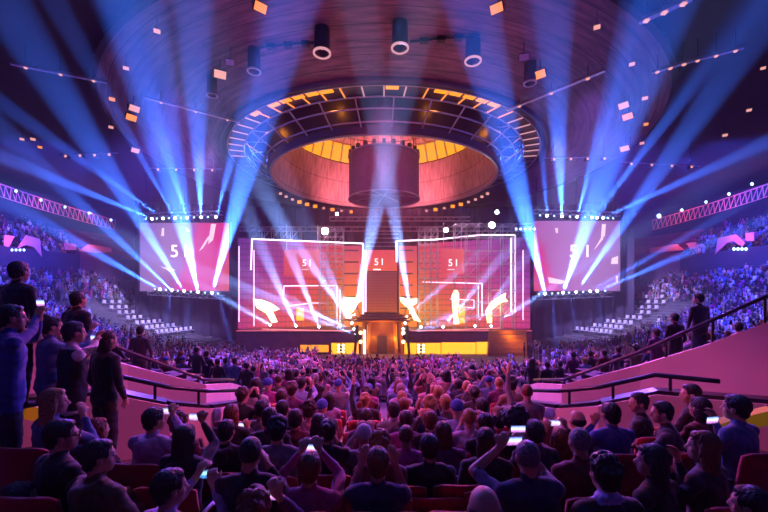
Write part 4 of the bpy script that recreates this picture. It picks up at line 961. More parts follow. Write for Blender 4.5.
# drapes behind everything
mb = MB(); vs = []; n = 260
for i in range(n + 1):
    x = -34 + 68 * i / n; y = 57 + .25 * math.sin(i * 1.3) - .004 * x * x
    vs += [(x, y, 2.0), (x, y, 21.5)]
mb.add(vs, [(2 * i, 2 * i + 2, 2 * i + 3, 2 * i + 1) for i in range(n)])
tag(mb.build('stage_drape', mat('drape', (.05, .04, .07), .9, var=.3, scale=.5), origin=(0, 57, 2)), 'tall dark drape hanging behind the stage and scaffolds', 'drape')
# red laser-like floor tubes on the deck
for i, (a, b_, lab) in enumerate((((262, 329), (345, 331), 'thin pink floor tube along the left deck edge'), ((418, 331), (500, 328), 'thin pink floor tube along the right deck edge'))):
    A = P(*a, 43.3); B = P(*b_, 43.3); mb = MB(); mb.tube(A, B, .05, 6); tag(mb.build('floor_tube', glow('pink_tube%d' % i, (1, .25, .3), 1.5), origin=A), lab, 'LED tube')
# ================================================================ seats
def make_seat():
    t = thing('theatre_seat', (0, 0, 0), 'x', 'seat')
    def part(mb, nm, m): return mb.build(nm, m, t, True)
    # curved padded backrest
    mb = MB(); nx_, nz_ = 8, 6; V = []
    for s in (0, 1):
        for j in range(nz_ + 1):
            for i in range(nx_ + 1):
                u = i / nx_ * 2 - 1; w = j / nz_; x = u * .265; cv = .045 * (u * u) ; pad = .035 * (1 - u ** 4) * math.sin(PI * min(1, max(0, w * .92 + .04)))
                z = .40 + .52 * w - .03 * (abs(u) ** 6) * (w > .9); y = -.20 - .10 * w + cv + (pad if s else -.035 - pad * .25)
                V.append((x, y, z))
    k = (nx_ + 1) * (nz_ + 1); Fs = []
    for j in range(nz_):
        for i in range(nx_):
            a = j * (nx_ + 1) + i; Fs.append((a, a + 1, a + nx_ + 2, a + nx_ + 1)); Fs.append((k + a, k + a + nx_ + 1, k + a + nx_ + 2, k + a + 1))
    for i in range(nx_): Fs += [(i, k + i, k + i + 1, i + 1), (nz_ * (nx_ + 1) + i, nz_ * (nx_ + 1) + i + 1, k + nz_ * (nx_ + 1) + i + 1, k + nz_ * (nx_ + 1) + i)]
    for j in range(nz_): a = j * (nx_ + 1); Fs += [(a, a + nx_ + 1, k + a + nx_ + 1, k + a), (a + nx_, k + a + nx_, k + a + 2 * nx_ + 1, a + 2 * nx_ + 1)]
    mb.add(V, Fs); bk = part(mb, 'backrest', M['seat'])
    mb = MB(); rbox(mb, (0, .02, .42), (.48, .46, .10), .035); part(mb, 'seat_cushion', M['seat'])
    for s in (-1, 1):
        mb = MB(); rbox(mb, (s * .28, .0, .64), (.05, .40, .035), .012); mb.box((s * .28, -.12, .51), (.03, .05, .24)); part(mb, 'armrest', M['seat_plastic'])
        mb = MB(); mb.bar((s * .25, -.05, .39), (s * .27, -.10, .02), .04, .05); mb.box((s * .27, -.05, .012), (.07, .30, .024)); part(mb, 'leg', M['black_metal'])
    mb = MB(); mb.bar((-.20, -.275, .86), (.20, -.275, .86), .015, .012); mb.build('name_rail', M['rail_metal'], bk)
    return t
seat0 = make_seat(); seat_used = [False]
def put_seat(x, y, z, rz, label, group='red theatre seats of the central block'):
    o = seat0 if not seat_used[0] else copy_tree(seat0); seat_used[0] = True
    o.location = (x, y, z); o.rotation_euler = (0, 0, rz); tag(o, label, 'seat', group); return o

# ================================================================ phones
def make_phone():
    t = thing('smartphone', (0, 0, 0), 'x', 'phone')
    mb = MB(); rbox(mb, (0, 0, 0), (.15, .010, .075), .0035); cs = mb.build('case', M['phone'], t)
    mb = MB(); mb.box((0, -.0055, 0), (.138, .001, .067)); mb.build('screen', PH[0], cs)
    mb = MB(); mb.tube((.058, .005, .022), (.058, .007, .022), .006, 10); mb.build('camera_lens', M['glasses'], cs)
    return t
PH = [screen_mat('phone_stage_view', [(0, (.02, .03, .15)), (.35, (.9, .3, .8)), (.55, (.7, .8, 1)), (1, (.05, .12, .6))], 0, 1, 1.8, .25, 5),
      screen_mat('phone_blue_view', [(0, (.02, .06, .25)), (.4, (.1, .45, 1)), (.6, (.5, .9, 1)), (1, (.02, .05, .2))], 0, 1, 1.6, .4, 6),
      screen_mat('phone_white_view', [(0, (.25, .15, .5)), (.35, (.9, .6, 1)), (.6, (1, .9, 1)), (1, (.2, .25, .6))], 0, 1, 1.3, .35, 4)]
phone0 = make_phone(); phone_used = [False]
def put_phone(loc, rz, tiltx, roll, kind, label, scale=1):
    o = phone0 if not phone_used[0] else copy_tree(phone0); phone_used[0] = True
    o.location = loc; o.rotation_euler = Euler((tiltx, roll, rz)); o.scale = (scale,) * 3; tag(o, label, 'phone', 'phones held up by spectators')
    sc = [c for c in o.children_recursive if c.name.startswith('screen')][0]
    if kind:
        sc.data = sc.data.copy(); sc.data.materials[0] = PH[kind]
    return o

# ================================================================ hand placed people
def E(px, py, d, label, hair='short', hc='dark', cl='black', arms=('lap', 'lap'), face=0, yaw=0, pose='sit', sl='long', tg=(None, None), phone=None, hood=False, slim=1, collar=False, lean=0.04, tilt=0, glasses=False, extra=None, seat=True):
    return dict(px=px, py=py, d=d, label=label, hair=hair, hc=hc, cl=cl, arms=arms, face=face, yaw=yaw, pose=pose, sl=sl, tg=tg, phone=phone, hood=hood, slim=slim, collar=collar, lean=lean, tilt=tilt, glasses=glasses, extra=extra, seat=seat)
pk = ('phone', 'phone')
PEOPLE = [
 # nearest row
 E(378, 463, 2.9, 'person in a navy T-shirt holding both hands up beside the face, seated front centre', 'short', 'auburn', 'navy', ('ears', 'ears'), sl='short', slim=1.08),
 E(310, 468, 2.9, 'person in magenta long sleeves filming with a phone above the head, left of centre', 'short', 'auburn', 'magenta', ('phone_high', 'phone_high'), tg=((301, 452, 3.2), (320, 450, 3.2)), phone=(311, 448, 3.22, 0, 0, 1, 'phone with a bluish screen held above the person in magenta'), slim=1.05),
 E(251, 453, 2.8, 'broad person with cropped hair and a black jacket, seated left of the person in magenta', 'buzz', 'dark', 'black', ('lap', 'chin'), slim=1.12),
 E(171, 488, 2.5, 'person in a lavender top filming with a glowing blue phone at lower left', 'short', 'dark', 'lavender', pk, face=-14, yaw=-.5, tg=((197, 476, 2.85), (214, 486, 2.75)), phone=(207, 474, 2.86, 1, 0, 0, 'phone with a bright blue screen held up at the lower left'), hood=True, slim=.95),
 E(255, 511, 2.3, 'person with auburn hair at the bottom edge holding a small camera', 'messy', 'auburn', 'plum', ('lap', 'phone'), tg=(None, (279, 497, 2.5)), phone=(272, 495, 2.52, 0, 0, 0, 'small device with a lit screen held at the bottom edge')),
 E(484, 509, 1.95, 'bald person whose shining head is cut off by the bottom edge', 'bald', 'dark', 'charcoal'),
 E(527, 457, 2.7, 'person in a dark blue T-shirt reaching up to film, seated right of centre', 'buzz', 'grey', 'navy', ('phone_high', 'phone'), face=6, sl='short', tg=((499, 448, 2.9), (524, 447, 3.05)), phone=(513, 441, 3.0, 0, 0, 0, 'phone held out by the person in the dark blue T-shirt'), slim=1.1),
 E(604, 474, 2.55, 'person with dark messy hair and a light blue collar, seated at lower right', 'messy', 'dark', 'black', face=6, collar=True, slim=1.05),
 E(651, 461, 2.85, 'long-haired person in dark clothes looking left, seated at lower right', 'long', 'dark', 'black', ('lap', 'phone'), face=28, yaw=.5, tg=(None, (669, 468, 3.0))),
 E(702, 447, 3.0, 'person with long reddish hair and a dark top, profile turned left, seated at right', 'long', 'auburn', 'charcoal', ('lap', 'chin'), face=24, yaw=.35),
 E(735, 408, 3.6, 'person in a blue shirt holding a phone, seated beside the right yellow step edge', 'short', 'dark', 'denim blue', ('lap', 'chin'), face=16, yaw=.3, phone=(712, 420, 3.75, 0, 0, 0, 'dark phone in front of the person in the blue shirt at right')),
 E(749, 505, 2.5, 'dark-clad person in the lower right corner leaning left', 'short', 'dark', 'maroon', face=20, yaw=.3),
 E(20, 500, 2.7, 'dark-clad person in the lower left corner in deep shade', 'short', 'black', 'black', face=-20, yaw=-.4),
 E(100, 457, 2.75, 'person in an olive jacket seen in profile facing right, seated at lower left', 'short', 'dark', 'olive', face=-18, yaw=-.55, slim=1.15, hood=True),
 E(63, 436, 2.9, 'person in black wearing spectacles, profile facing right, seated at left', 'short', 'dark', 'black', face=-22, yaw=-.55, glasses=True),
 E(55, 402, 3.5, 'blond person in a denim jacket with a hand at the mouth, seated at far left', 'long', 'blond', 'denim blue', ('lap', 'chin'), face=-22, yaw=-.4),
 E(98, 430, 3.9, 'person with long auburn hair beneath the row of standing people', 'long', 'auburn', 'charcoal', face=-10, yaw=-.2),
 E(155, 420, 3.8, 'person in a pale lavender hoodie filming with a small phone, seated by the left parapet', 'short', 'dark', 'lavender', ('lap', 'phone'), face=-10, yaw=-.4, hood=True, slim=1.15, tg=(None, (173, 414, 4.1)), phone=(168, 411, 4.12, 2, 0, 0, 'small glowing phone beside the person in the lavender hoodie')),
 E(186, 438, 3.5, 'person with long dark hair raising a phone, seated right of the lavender hoodie', 'long', 'dark', 'black', ('lap', 'phone_high'), face=-8, yaw=-.15, tg=(None, (203, 422, 3.8)), phone=(196, 417, 3.85, 2, 0, 0, 'bright white phone raised by the person with long dark hair')),
 E(179, 424, 4.3, 'person with wavy brown hair half hidden behind the long dark hair', 'messy', 'brown', 'plum'),
 E(227, 431, 4.1, 'short-haired person in black, second from the left parapet end', 'short', 'dark', 'black', face=-5, hood=True),
 E(232, 414, 4.7, 'person with reddish hair lifting a phone in front of the left parapet', 'bob', 'auburn', 'black', ('lap', 'phone'), tg=(None, (248, 428, 4.9)), phone=(241, 425, 5.0, 2, 0, 0, 'wide glowing phone in front of the left parapet')),
 E(262, 409, 5.1, 'person in a grey T-shirt against the end of the left parapet', 'short', 'dark', 'grey', sl='short'),
 E(283, 409, 5.2, 'short-haired person in dark clothes right of the left parapet end', 'short', 'dark', 'charcoal'),
 E(296, 419, 4.7, 'dark-haired person in a maroon top behind the grey T-shirt with a logo', 'short', 'dark', 'maroon'),
 E(278, 430, 3.7, 'person with messy black hair, round logo on the back of a grey T-shirt', 'messy', 'black', 'grey', sl='short', slim=1.08, extra='logo'),
 E(270, 418, 4.35, 'person with dark hair just in front of the messy black hair', 'short', 'dark', 'black'),
 E(328, 431, 3.9, 'person with a dark hair bun and black sweater, seated left of the white cap', 'bun', 'dark', 'black', ('lap', 'chin'), slim=.95),
 E(319, 424, 4.5, 'person with round dark hair leaning left of the bun', 'bob', 'dark', 'plum'),
 E(310, 410, 5.2, 'person with light brown hair behind the bun, in a pale top', 'messy', 'brown', 'pale pink'),
 E(364, 436, 4.1, 'person in a white cap and grey top, just beyond the navy T-shirt', 'beanie', 'white', 'grey', pk),
 E(380, 446, 3.4, 'person with ginger hair whose crown shows over the navy T-shirt', 'messy', 'ginger', 'maroon'),
 E(366, 418, 4.9, 'short-haired person right behind the white cap', 'short', 'brown', 'plum'),
 E(406, 436, 4.1, 'person with thin reddish hair right of the white cap', 'buzz', 'auburn', 'magenta', ('lap', 'lap')),
 E(394, 410, 5.3, 'dark-haired person in a grey sweater near the middle of the block', 'short', 'dark', 'grey'),
 E(406, 420, 4.8, 'person with brown hair in a magenta top behind the thin reddish hair', 'short', 'brown', 'magenta'),
 E(429, 447, 3.5, 'person in a black suit sitting alone beside an empty red seat', 'short', 'dark', 'black', slim=1.02),
 E(430, 421, 4.7, 'person with auburn hair and a small lit phone at the lap', 'short', 'auburn', 'black', pk),
 E(443, 433, 4.0, 'person with long auburn hair in plum, right of the black suit', 'bob', 'auburn', 'plum'),
 E(457, 409, 5.0, 'person wearing a bright blue beanie', 'beanie', 'royal blue', 'light blue'),
 E(469, 418, 4.6, 'person with grey-blond hair raising the left hand, right of the blue beanie', 'buzz', 'blond', 'lavender', ('ears', 'lap'), tg=((461, 424, 4.9), None)),
 E(486, 441, 3.5, 'person with thick brown hair in a black top right of the empty seats', 'bob', 'brown', 'black', face=-4),
 E(485, 424, 4.3, 'person with dark brown hair right of the raised hand', 'short', 'dark', 'black', pk),
 E(482, 407, 5.2, 'person with dark hair at the end of the right parapet', 'short', 'dark', 'plum'),
 E(498, 420, 4.8, 'person with dark hair in a maroon top beside the huge afro', 'short', 'black', 'maroon'),
 E(514, 420, 4.1, 'person with a huge round afro filming with a phone', 'afro', 'black', 'black', pk, phone=(518, 429, 3.72, 0, 0, 0, 'dim phone lifted beside the huge afro')),
 E(534, 432, 3.8, 'dark-haired person between the afro and the two-handed phone', 'short', 'black', 'charcoal', ('lap', 'phone'), face=4),
 E(560, 439, 4.0, 'person with orange hair hidden under two raised arms with a phone', 'long', 'ginger', 'black', ('phone_high', 'phone_high'), tg=((545, 430, 4.3), (566, 428, 4.3)), phone=(554, 423, 4.35, 2, 0, 0, 'wide glowing phone held high with both hands before the right parapet')),
 E(579, 442, 3.2, 'person with shaved greying hair and a dark red jacket', 'buzz', 'grey', 'maroon', face=6, slim=1.12),
 E(577, 420, 4.4, 'balding person in black in front of the right parapet', 'bald', 'dark', 'black', face=8),
 E(610, 414, 4.1, 'person in a royal blue sweater seen from behind before the right parapet', 'short', 'dark', 'royal blue', ('phone', 'lap'), face=6, slim=1.1, tg=((594, 423, 4.3), None)),
 E(638, 403, 4.6, 'person in black with a sharp profile facing left under the rail corner', 'short', 'dark', 'black', face=42, yaw=.7),
 E(661, 412, 4.2, 'person in a dark jacket leaning forward and looking left, seated at right', 'short', 'dark', 'charcoal', ('cross', 'cross'), face=46, yaw=.4, lean=.2),
 E(690, 394, 4.8, 'person in black looking left, highest head against the tall pink wall', 'short', 'dark', 'black', face=30, yaw=.6),
 E(699, 408, 4.3, 'person with dark bobbed hair in a maroon top against the tall pink wall', 'bob', 'dark', 'maroon', face=14),
 # standing people on the left
 E(13, 318, 3.6, 'standing person in a blue sweater reaching forward with raised arms at the far left', 'short', 'dark', 'royal blue', ('phone', 'phone'), face=-32, yaw=-.2, pose='stand', tg=((40, 318, 3.9), (42, 309, 4.0)), seat=False, slim=1.05, phone=(41, 303, 4.05, 0, 0, 0, 'dark phone held out by the standing person in the blue sweater')),
 E(20, 272, 4.6, 'person in a black suit standing highest at the far left', 'short', 'dark', 'black', ('down', 'down'), face=-4, pose='stand', seat=False),
 E(53, 327, 4.6, 'standing dark-haired person in a light blue shirt behind the blue sweater', 'short', 'dark', 'denim blue', ('down', 'phone'), face=-25, yaw=-.3, pose='stand', seat=False),
 E(75, 333, 4.2, 'standing person in a black vest over a white shirt filming with raised arms', 'short', 'dark', 'white', ('phone', 'phone'), face=-30, yaw=-.1, pose='stand', seat=False, tg=((92, 345, 4.5), (99, 336, 4.6)), extra='vest', phone=(95, 338, 4.65, 0, 0, 0, 'phone held by the standing person in the black vest')),
 E(79, 300, 5.5, 'standing person in black holding a shining phone beside the head', 'short', 'dark', 'black', ('phone_high', 'down'), face=-10, pose='stand', seat=False, tg=((72, 306, 5.75), None), phone=(74, 301, 5.8, 2, 0, 1, 'shining phone beside the head of the standing person in black')),
 E(108, 340, 4.7, 'standing person in a long black coat next to the handrail on the left', 'bob', 'dark', 'black', ('pocket', 'pocket'), face=-20, pose='stand', seat=False),
 E(141, 331, 9.3, 'standing person in a dark checked shirt behind the left handrail', 'short', 'dark', 'charcoal', ('pocket', 'pocket'), face=5, pose='stand', seat=False),
 # standing people on the right tier
 E(698, 299, 8.7, 'tall person in a black suit standing above the right handrail', 'short', 'dark', 'black', ('pocket', 'down'), face=2, yaw=.5, pose='stand', seat=False),
 E(674, 318, 9.4, 'shorter person in dark clothes standing left of the tall one above the right handrail', 'short', 'dark', 'black', ('pocket', 'pocket'), pose='stand', seat=False),
 E(656, 333, 10.2, 'person in a grey top standing behind the right handrail', 'short', 'brown', 'plum', ('lap', 'lap'), pose='stand', seat=False),
]
for px, py, d_, cl, lab in ((197, 350, 13, 'charcoal', 'first'), (207, 354, 13.5, 'navy', 'second'), (218, 362, 13, 'black', 'third'), (226, 361, 13.4, 'denim blue', 'fourth'), (247, 366, 12.4, 'black', 'fifth'), (254, 369, 13, 'plum', 'sixth'), (261, 366, 13.4, 'grey', 'seventh')):
    PEOPLE.append(E(px, py, d_, 'person in %s standing beyond the left handrail, %s from the left' % (cl, lab), 'short', 'dark', cl, ('pocket', 'lap'), pose='stand', seat=False))
for px, py, d_, cl, lab in ((506, 370, 14, 'black', 'first'), (532, 361, 14, 'black', 'second'), (547, 365, 13, 'black', 'third'), (560, 364, 13.4, 'charcoal', 'fourth'), (573, 355, 13, 'plum', 'fifth'), (590, 354, 13.6, 'black', 'sixth'), (604, 353, 13, 'maroon', 'seventh'), (618, 350, 12.5, 'navy', 'eighth')):
    PEOPLE.append(E(px, py, d_, 'person in %s standing beyond the right handrail, %s from the left' % (cl, lab), 'short', 'dark', cl, ('pocket', 'lap'), pose='stand', seat=False))
PEOPLE += [E(308, 371, 11.5, 'camera operator in black standing in the cross aisle left of centre', 'short', 'dark', 'black', ('lap', 'phone'), pose='stand', seat=False, extra='camera'),
           E(464, 376, 12.6, 'standing person in black at the right end of the cross aisle', 'short', 'dark', 'black', ('pocket', 'pocket'), pose='stand', seat=False),
           E(472, 368, 12.2, 'slim standing person with long hair at the right end of the cross aisle', 'long', 'dark', 'charcoal', ('down', 'lap'), pose='stand', seat=False, slim=.88)]
placed = []
def base_rz(x, y): return math.atan2(x, 52 - y)
random.seed(11)
for e in PEOPLE:
    W = P(e['px'], e['py'], e['d']); hz = 1.21 if e['pose'] == 'sit' else 1.635
    rz = base_rz(W.x, W.y) + math.radians(e['face']); Rz = Matrix.Rotation(rz, 3, 'Z')
    lh = e['lean'] * (hz - .5 - (hz - 1.21)); base = W - Rz @ Vector((0, .012 + lh, hz))
    loc = lambda q: Rz.transposed() @ (P(*q) - base) if q else None
    # the arm on the picture's left is the -x arm as people face away
    near = e['d'] < 6
    me, hm, hmx, hp, H = human(e['pose'], e['arms'], (loc(e['tg'][0]), loc(e['tg'][1])), e['yaw'], e['sl'], e['hood'], e['slim'], .0105 if near else .019, near, e['tilt'], e['lean'], e['hair'], True, e['collar'])
    hat = 'beanie' if e['hair'] == 'beanie' else None
    if e['extra'] == 'vest':
        me.materials.append(mat('black_vest', (.015, .015, .018), .8))
        for f in me.polygons:
            if f.material_index == 0 and abs(f.center.x) < .195 and f.center.z < 1.47 and f.center.z > .82: f.material_index = 3
    if e['collar']:
        me.materials.append(mat('light_collar', (.35, .45, .75), .8))
        for f in me.polygons:
            if f.material_index == 0 and f.center.z > 1.055 and abs(f.center.x) < .1: f.material_index = 3
    o = finish_person(me, hm, hmx, base, rz, e['cl'], e['hc'], e['label'], hat)
    placed.append((base.x, base.y))
    if near:
        for s in (-1, 1):
            mb = MB(); mb.ellipsoid(H(s * .031, .078, .008), (.012, .010, .008)); ob = mb.build('eye', M['eye'], None, True); ob.parent = o
    if e['glasses']:
        mb = MB()
        for s in (-1, 1):
            mb.path([H(s * .034 + .026 * math.cos(a), .1, .008 + .02 * math.sin(a)) for a in [2 * PI * k / 12 for k in range(13)]], .003, 5); mb.tube(H(s * .06, .098, .01), H(s * .08, 0, .01), .003, 5)
        g_ = mb.build('spectacles', M['glasses']); g_.parent = o
    if e['extra'] == 'logo':
        cu = None; mb = MB(); yb = -.150
        for a in range(16):
            t0, t1 = 2 * PI * a / 16, 2 * PI * (a + 1) / 16; mb.tube((.028 * math.cos(t0), yb, .93 + .028 * math.sin(t0)), (.028 * math.cos(t1), yb, .93 + .028 * math.sin(t1)), .005, 5)
        mb.ellipsoid((0, yb, .93), (.012, .004, .012))
        for x in range(-6, 7):
            if x == 0: continue
            mb.box((x * .018, yb + .004, .87), (.011, .006, .016))
        l_ = mb.build('shirt_print', mat('shirt_print', (.75, .75, .8), .8)); l_.parent = o
    if e['extra'] == 'camera':
        c0 = base + Rz @ Vector((.16, .30, 1.60)); t = thing('video_camera', c0, 'small video camera held by the camera operator in the cross aisle', 'camera')
        mb = MB(); rbox(mb, c0, (.14, .24, .16), .02, Rz); mb.build('camera_body', M['fixture'], t); mb = MB(); mb.tube(c0 + Rz @ Vector((0, .12, 0)), c0 + Rz @ Vector((0, .26, 0)), .05, 12); mb.build('camera_lens', M['fixture'], t)
    if e['phone']:
        q = e['phone']; put_phone(P(q[0], q[1], q[2]), rz * .6, .1, 0 if not q[5] else 0, q[3], q[6])
    if e['seat']:
        put_seat(base.x, base.y, base.z, rz - math.radians(e['face']) , 'red theatre seat under the ' + ' '.join(w for w in e['label'].replace(',', '').split()[:9]))
# small text on the dark blue T-shirt's shoulder
# two empty seats right of the black suit, and near edge seats
for k, (px, py, d_, lab) in enumerate(((455, 490, 2.95, 'empty red seat right of the person in the navy T-shirt'), (425, 480, 2.95, 'empty red seat at the right elbow of the person in the navy T-shirt'), (345, 470, 2.95, 'empty red seat between the navy T-shirt and the magenta top'), (458, 446, 3.55, 'empty red seat right of the person in the black suit'), (395, 446, 3.55, 'empty red seat left of the person in the black suit'),
                                       (430, 520, 2.1, 'empty red seat at the bottom edge left of the bald person'), (372, 520, 2.1, 'empty red seat at the bottom edge below the navy T-shirt'), (540, 520, 2.1, 'empty red seat at the bottom edge right of the bald person'), (320, 520, 2.1, 'empty red seat at the bottom edge below the magenta top'))):
    x = (px - 384) * d_ / F; z_ = cen_z(d_) + .03 * x * x; put_seat(x, d_, z_, base_rz(x, d_), lab)

# ================================================================ repeated spectators (copies of a few figures)
random.seed(5)
VSIT = [('lap', 'lap'), ('lap', 'lap'), ('phone', 'phone'), ('ears', 'ears'), ('lap', 'phone_high'), ('cross', 'cross'), ('chin', 'lap'), ('up', 'lap')]
sit = [human('sit', a, voxel=.02, fine=False, yaw=random.uniform(-.4, .4), slim=random.uniform(.9, 1.1), lean=random.uniform(0, .12), hood=(i == 3)) for i, a in enumerate(VSIT)]
VST = [('pocket', 'pocket'), ('down', 'down'), ('phone', 'phone'), ('up', 'up'), ('cross', 'cross')]
std = [human('stand', a, voxel=.022, fine=False, yaw=random.uniform(-.4, .4), slim=random.uniform(.9, 1.1)) for a in VST]
HS = ['short', 'short', 'messy', 'bob', 'long', 'buzz', 'ponytail', 'beanie', 'bald']
HCN = ['dark', 'dark', 'brown', 'black', 'auburn', 'blond', 'grey']
CLN = ['black', 'black', 'charcoal', 'navy', 'plum', 'grey', 'white', 'maroon', 'denim blue', 'pale pink', 'olive', 'magenta', 'lavender', 'light blue', 'tan']
protos = {}
def put_person(x, y, z, pose, label, group, face=0):
    me, hm0, hmx, hp, H = random.choice(sit if pose == 'sit' else std); hs = random.choice(HS); hc = random.choice(HCN); cl = random.choice(CLN)
    hm = hair_mesh(hs, .02)
    if me.name not in protos:
        o = finish_person(me, hm, hmx, (0, 0, 0), 0, cl, hc, 'x', 'beanie' if hs == 'beanie' else None); protos[me.name] = o
    else:
        src = protos[me.name]; o = src.copy(); C.objects.link(o); h = src.children[0].copy(); C.objects.link(h); h.parent = o; h.data = hm; h.name = 'beanie' if hs == 'beanie' else 'hair'
    h = o.children[0]; h.name = 'beanie' if hs == 'beanie' else 'hair'; h.data = hm
    o.color = (*COL[cl], 1); h.color = (*(COL['royal blue'] if hs == 'beanie' else HC[hc]), 1)
    o.location = (x, y, z); o.rotation_euler = (0, 0, base_rz(x, y) + face); k = random.uniform(.95, 1.05); o.scale = (k, k, k)
    hd = {'short': 'short %s hair' % hc, 'messy': 'messy %s hair' % hc, 'bob': 'bobbed %s hair' % hc, 'long': 'long %s hair' % hc, 'buzz': 'cropped %s hair' % hc, 'ponytail': '%s ponytail' % hc, 'beanie': 'blue beanie', 'bald': 'bald crown'}[hs]
    tag(o, 'person in %s, %s, %s' % (cl, hd, label), 'person', group); placed.append((x, y)); return o
n_ind = len(PEOPLE)
def free(x, y, m=.5): return all((x - a) ** 2 + (y - b) ** 2 > m * m for a, b in placed)
def w1x(y): return float(np.interp(y, [5.2, 5.7, 6, 6.5, 8.2, 11], [2.6, 2.5, 2.5, 2.55, 2.6, 2.6]))
rows_ = [5.7, 6.5, 7.3, 8.1, 8.9, 9.7, 10.5]
def row(d, x0, x1, sp, occ, zf, rl, grp, seats, pose='sit'):
    global n_ind
    R0 = 45 - d; n = 0; th0 = math.asin(max(-1, x0 / R0)); th1 = math.asin(min(1, x1 / R0)); k = int((th1 - th0) * R0 / sp)
    for i in range(k + 1):
        th = th0 + (th1 - th0) * i / max(1, k); x = R0 * math.sin(th); y = ACY - R0 * math.cos(th)
        if not free(x, y, .42): continue
        z_ = zf(x, y); o_ = random.random() < occ
        if o_:
            n += 1; put_person(x, y, z_, pose, '%s from left, %s' % (ORD[min(n - 1, 29)], rl), grp, random.uniform(-.15, .15)); n_ind += 1
        if seats: put_seat(x, y, z_, base_rz(x, y), 'red theatre seat, %s from the left in the %s' % (ORD[min(i, 29)], rl), 'red seats of the ' + rl)
# left over places of the near rows
for d, wd in ((4.7, 1.75), (5.3, 1.9)): row(d, -wd, wd, .62, .8, lambda x, y: cen_z(45 - rr(x, y)) + .03 * x * x, ['fifth', 'sixth'][d > 5] + ' row from the camera', 'spectators filling the near rows', True)
for i, d in enumerate(rows_):
    w = min(5.2, w1x(d) - .35); row(d, -w, w, .58, .92, lambda x, y: cen_z(45 - rr(x, y)) + .03 * x * x, '%s row of middle block' % ORD[i], 'seated spectators of the middle block', i < 3)
print('IND', n_ind)
# rows past the cross aisle, then standing crowd
for i, d in enumerate((13.9, 14.8, 15.7, 16.6)):
    w = 6.2 if i else 4.2; row(d, -w, w, .66, .85, lambda x, y: ground(x, y), '%s row past the cross aisle' % ORD[i], 'seated spectators beyond the cross aisle', False)
for i in range(4): row(17.6 + i * .8, -8, 8, .75, .9, lambda x, y: ground(x, y), '%s standing row' % ORD[i], 'standing spectators beyond the seated rows', False, 'stand')

# people of the side tiers just beyond the tall pink walls
for s, nm in ((-1, 'left'), (1, 'right')):
    for k, r in enumerate([22 + PITCH * (q + .5) for q in range(22, 11, -1)]):
        n = 0
        for i in range(40):
            th = (3.0 + i * .66) / r; x = r * math.sin(th); y = ACY - r * math.cos(th)
            if y > 14.5 or y < 10.3 or x > 10 or in_block(x, y) or in_block(x - .35, y) or (y > 13 and x < 6) or n_ind > 297: continue
            if abs(x / y) > 1.1 or not free(s * x, y, .5) or random.random() > .85: continue
            n += 1; n_ind += 1
            put_person(s * x, y, side_z(r), 'sit', '%s from wall, %s row, %s tier' % (ORD[n - 1], ORD[k], nm), 'spectators of the %s side tier behind the wall' % nm)
print('IND', n_ind)

# ================================================================ the crowd that nobody could count
def low_person(pose, seed):
    rnd = random.Random(seed); mb = MB(); hz = 1.21 if pose == 'sit' else 1.635; dz = hz - 1.21
    mb.ellipsoid((0, .0, hz), (.085, .10, .12), None, 7, 5, mi=1)
    mb.loft([((0, 0, .45 + dz), .17, .12), ((0, 0, .75 + dz), .16, .11), ((0, 0, 1.0 + dz), .22, .10), ((0, 0, 1.07 + dz), .07, .06)], 7)
    up = rnd.random()
    for s in (-1, 1):
        sh = Vector((s * .2, 0, 1.0 + dz))
        if up < .22 or (up < .4 and s > 0):
            e = sh + Vector((s * .12, .15, -.08)); h = Vector((s * .1, .25, hz + rnd.uniform(.05, .35))); mb.tube(sh, e, .05, 4, .04); mb.tube(e, h, .04, 4, .03); mb.ellipsoid(h, (.04, .03, .07), None, 5, 4, mi=1)
        else:
            e = sh + Vector((s * .08, -.02, -.28)); mb.tube(sh, e, .05, 4, .04); mb.tube(e, e + Vector((-s * .1, .2, -.1)), .04, 4, .03)
    if pose == 'stand':
        for s in (-1, 1): mb.tube((s * .09, 0, .9), (s * .11, 0, .0), .09, 5, .05)
    else:
        for s in (-1, 1): mb.tube((s * .09, 0, .5), (s * .12, .42, .5), .085, 5, .07); mb.tube((s * .12, .42, .5), (s * .12, .42, .0), .06, 5, .05)
    return np.array(mb.v), mb.f, mb.m
LP = {p: [low_person(p, k) for k in range(8)] for p in ('sit', 'stand')}
mc, nt, b = new_mat('crowd_clothes'); va = nt.nodes.new('ShaderNodeVertexColor'); va.layer_name = 'tint'; nt.links.new(va.outputs[0], b.inputs['Base Color']); b.inputs['Roughness'].default_value = .8
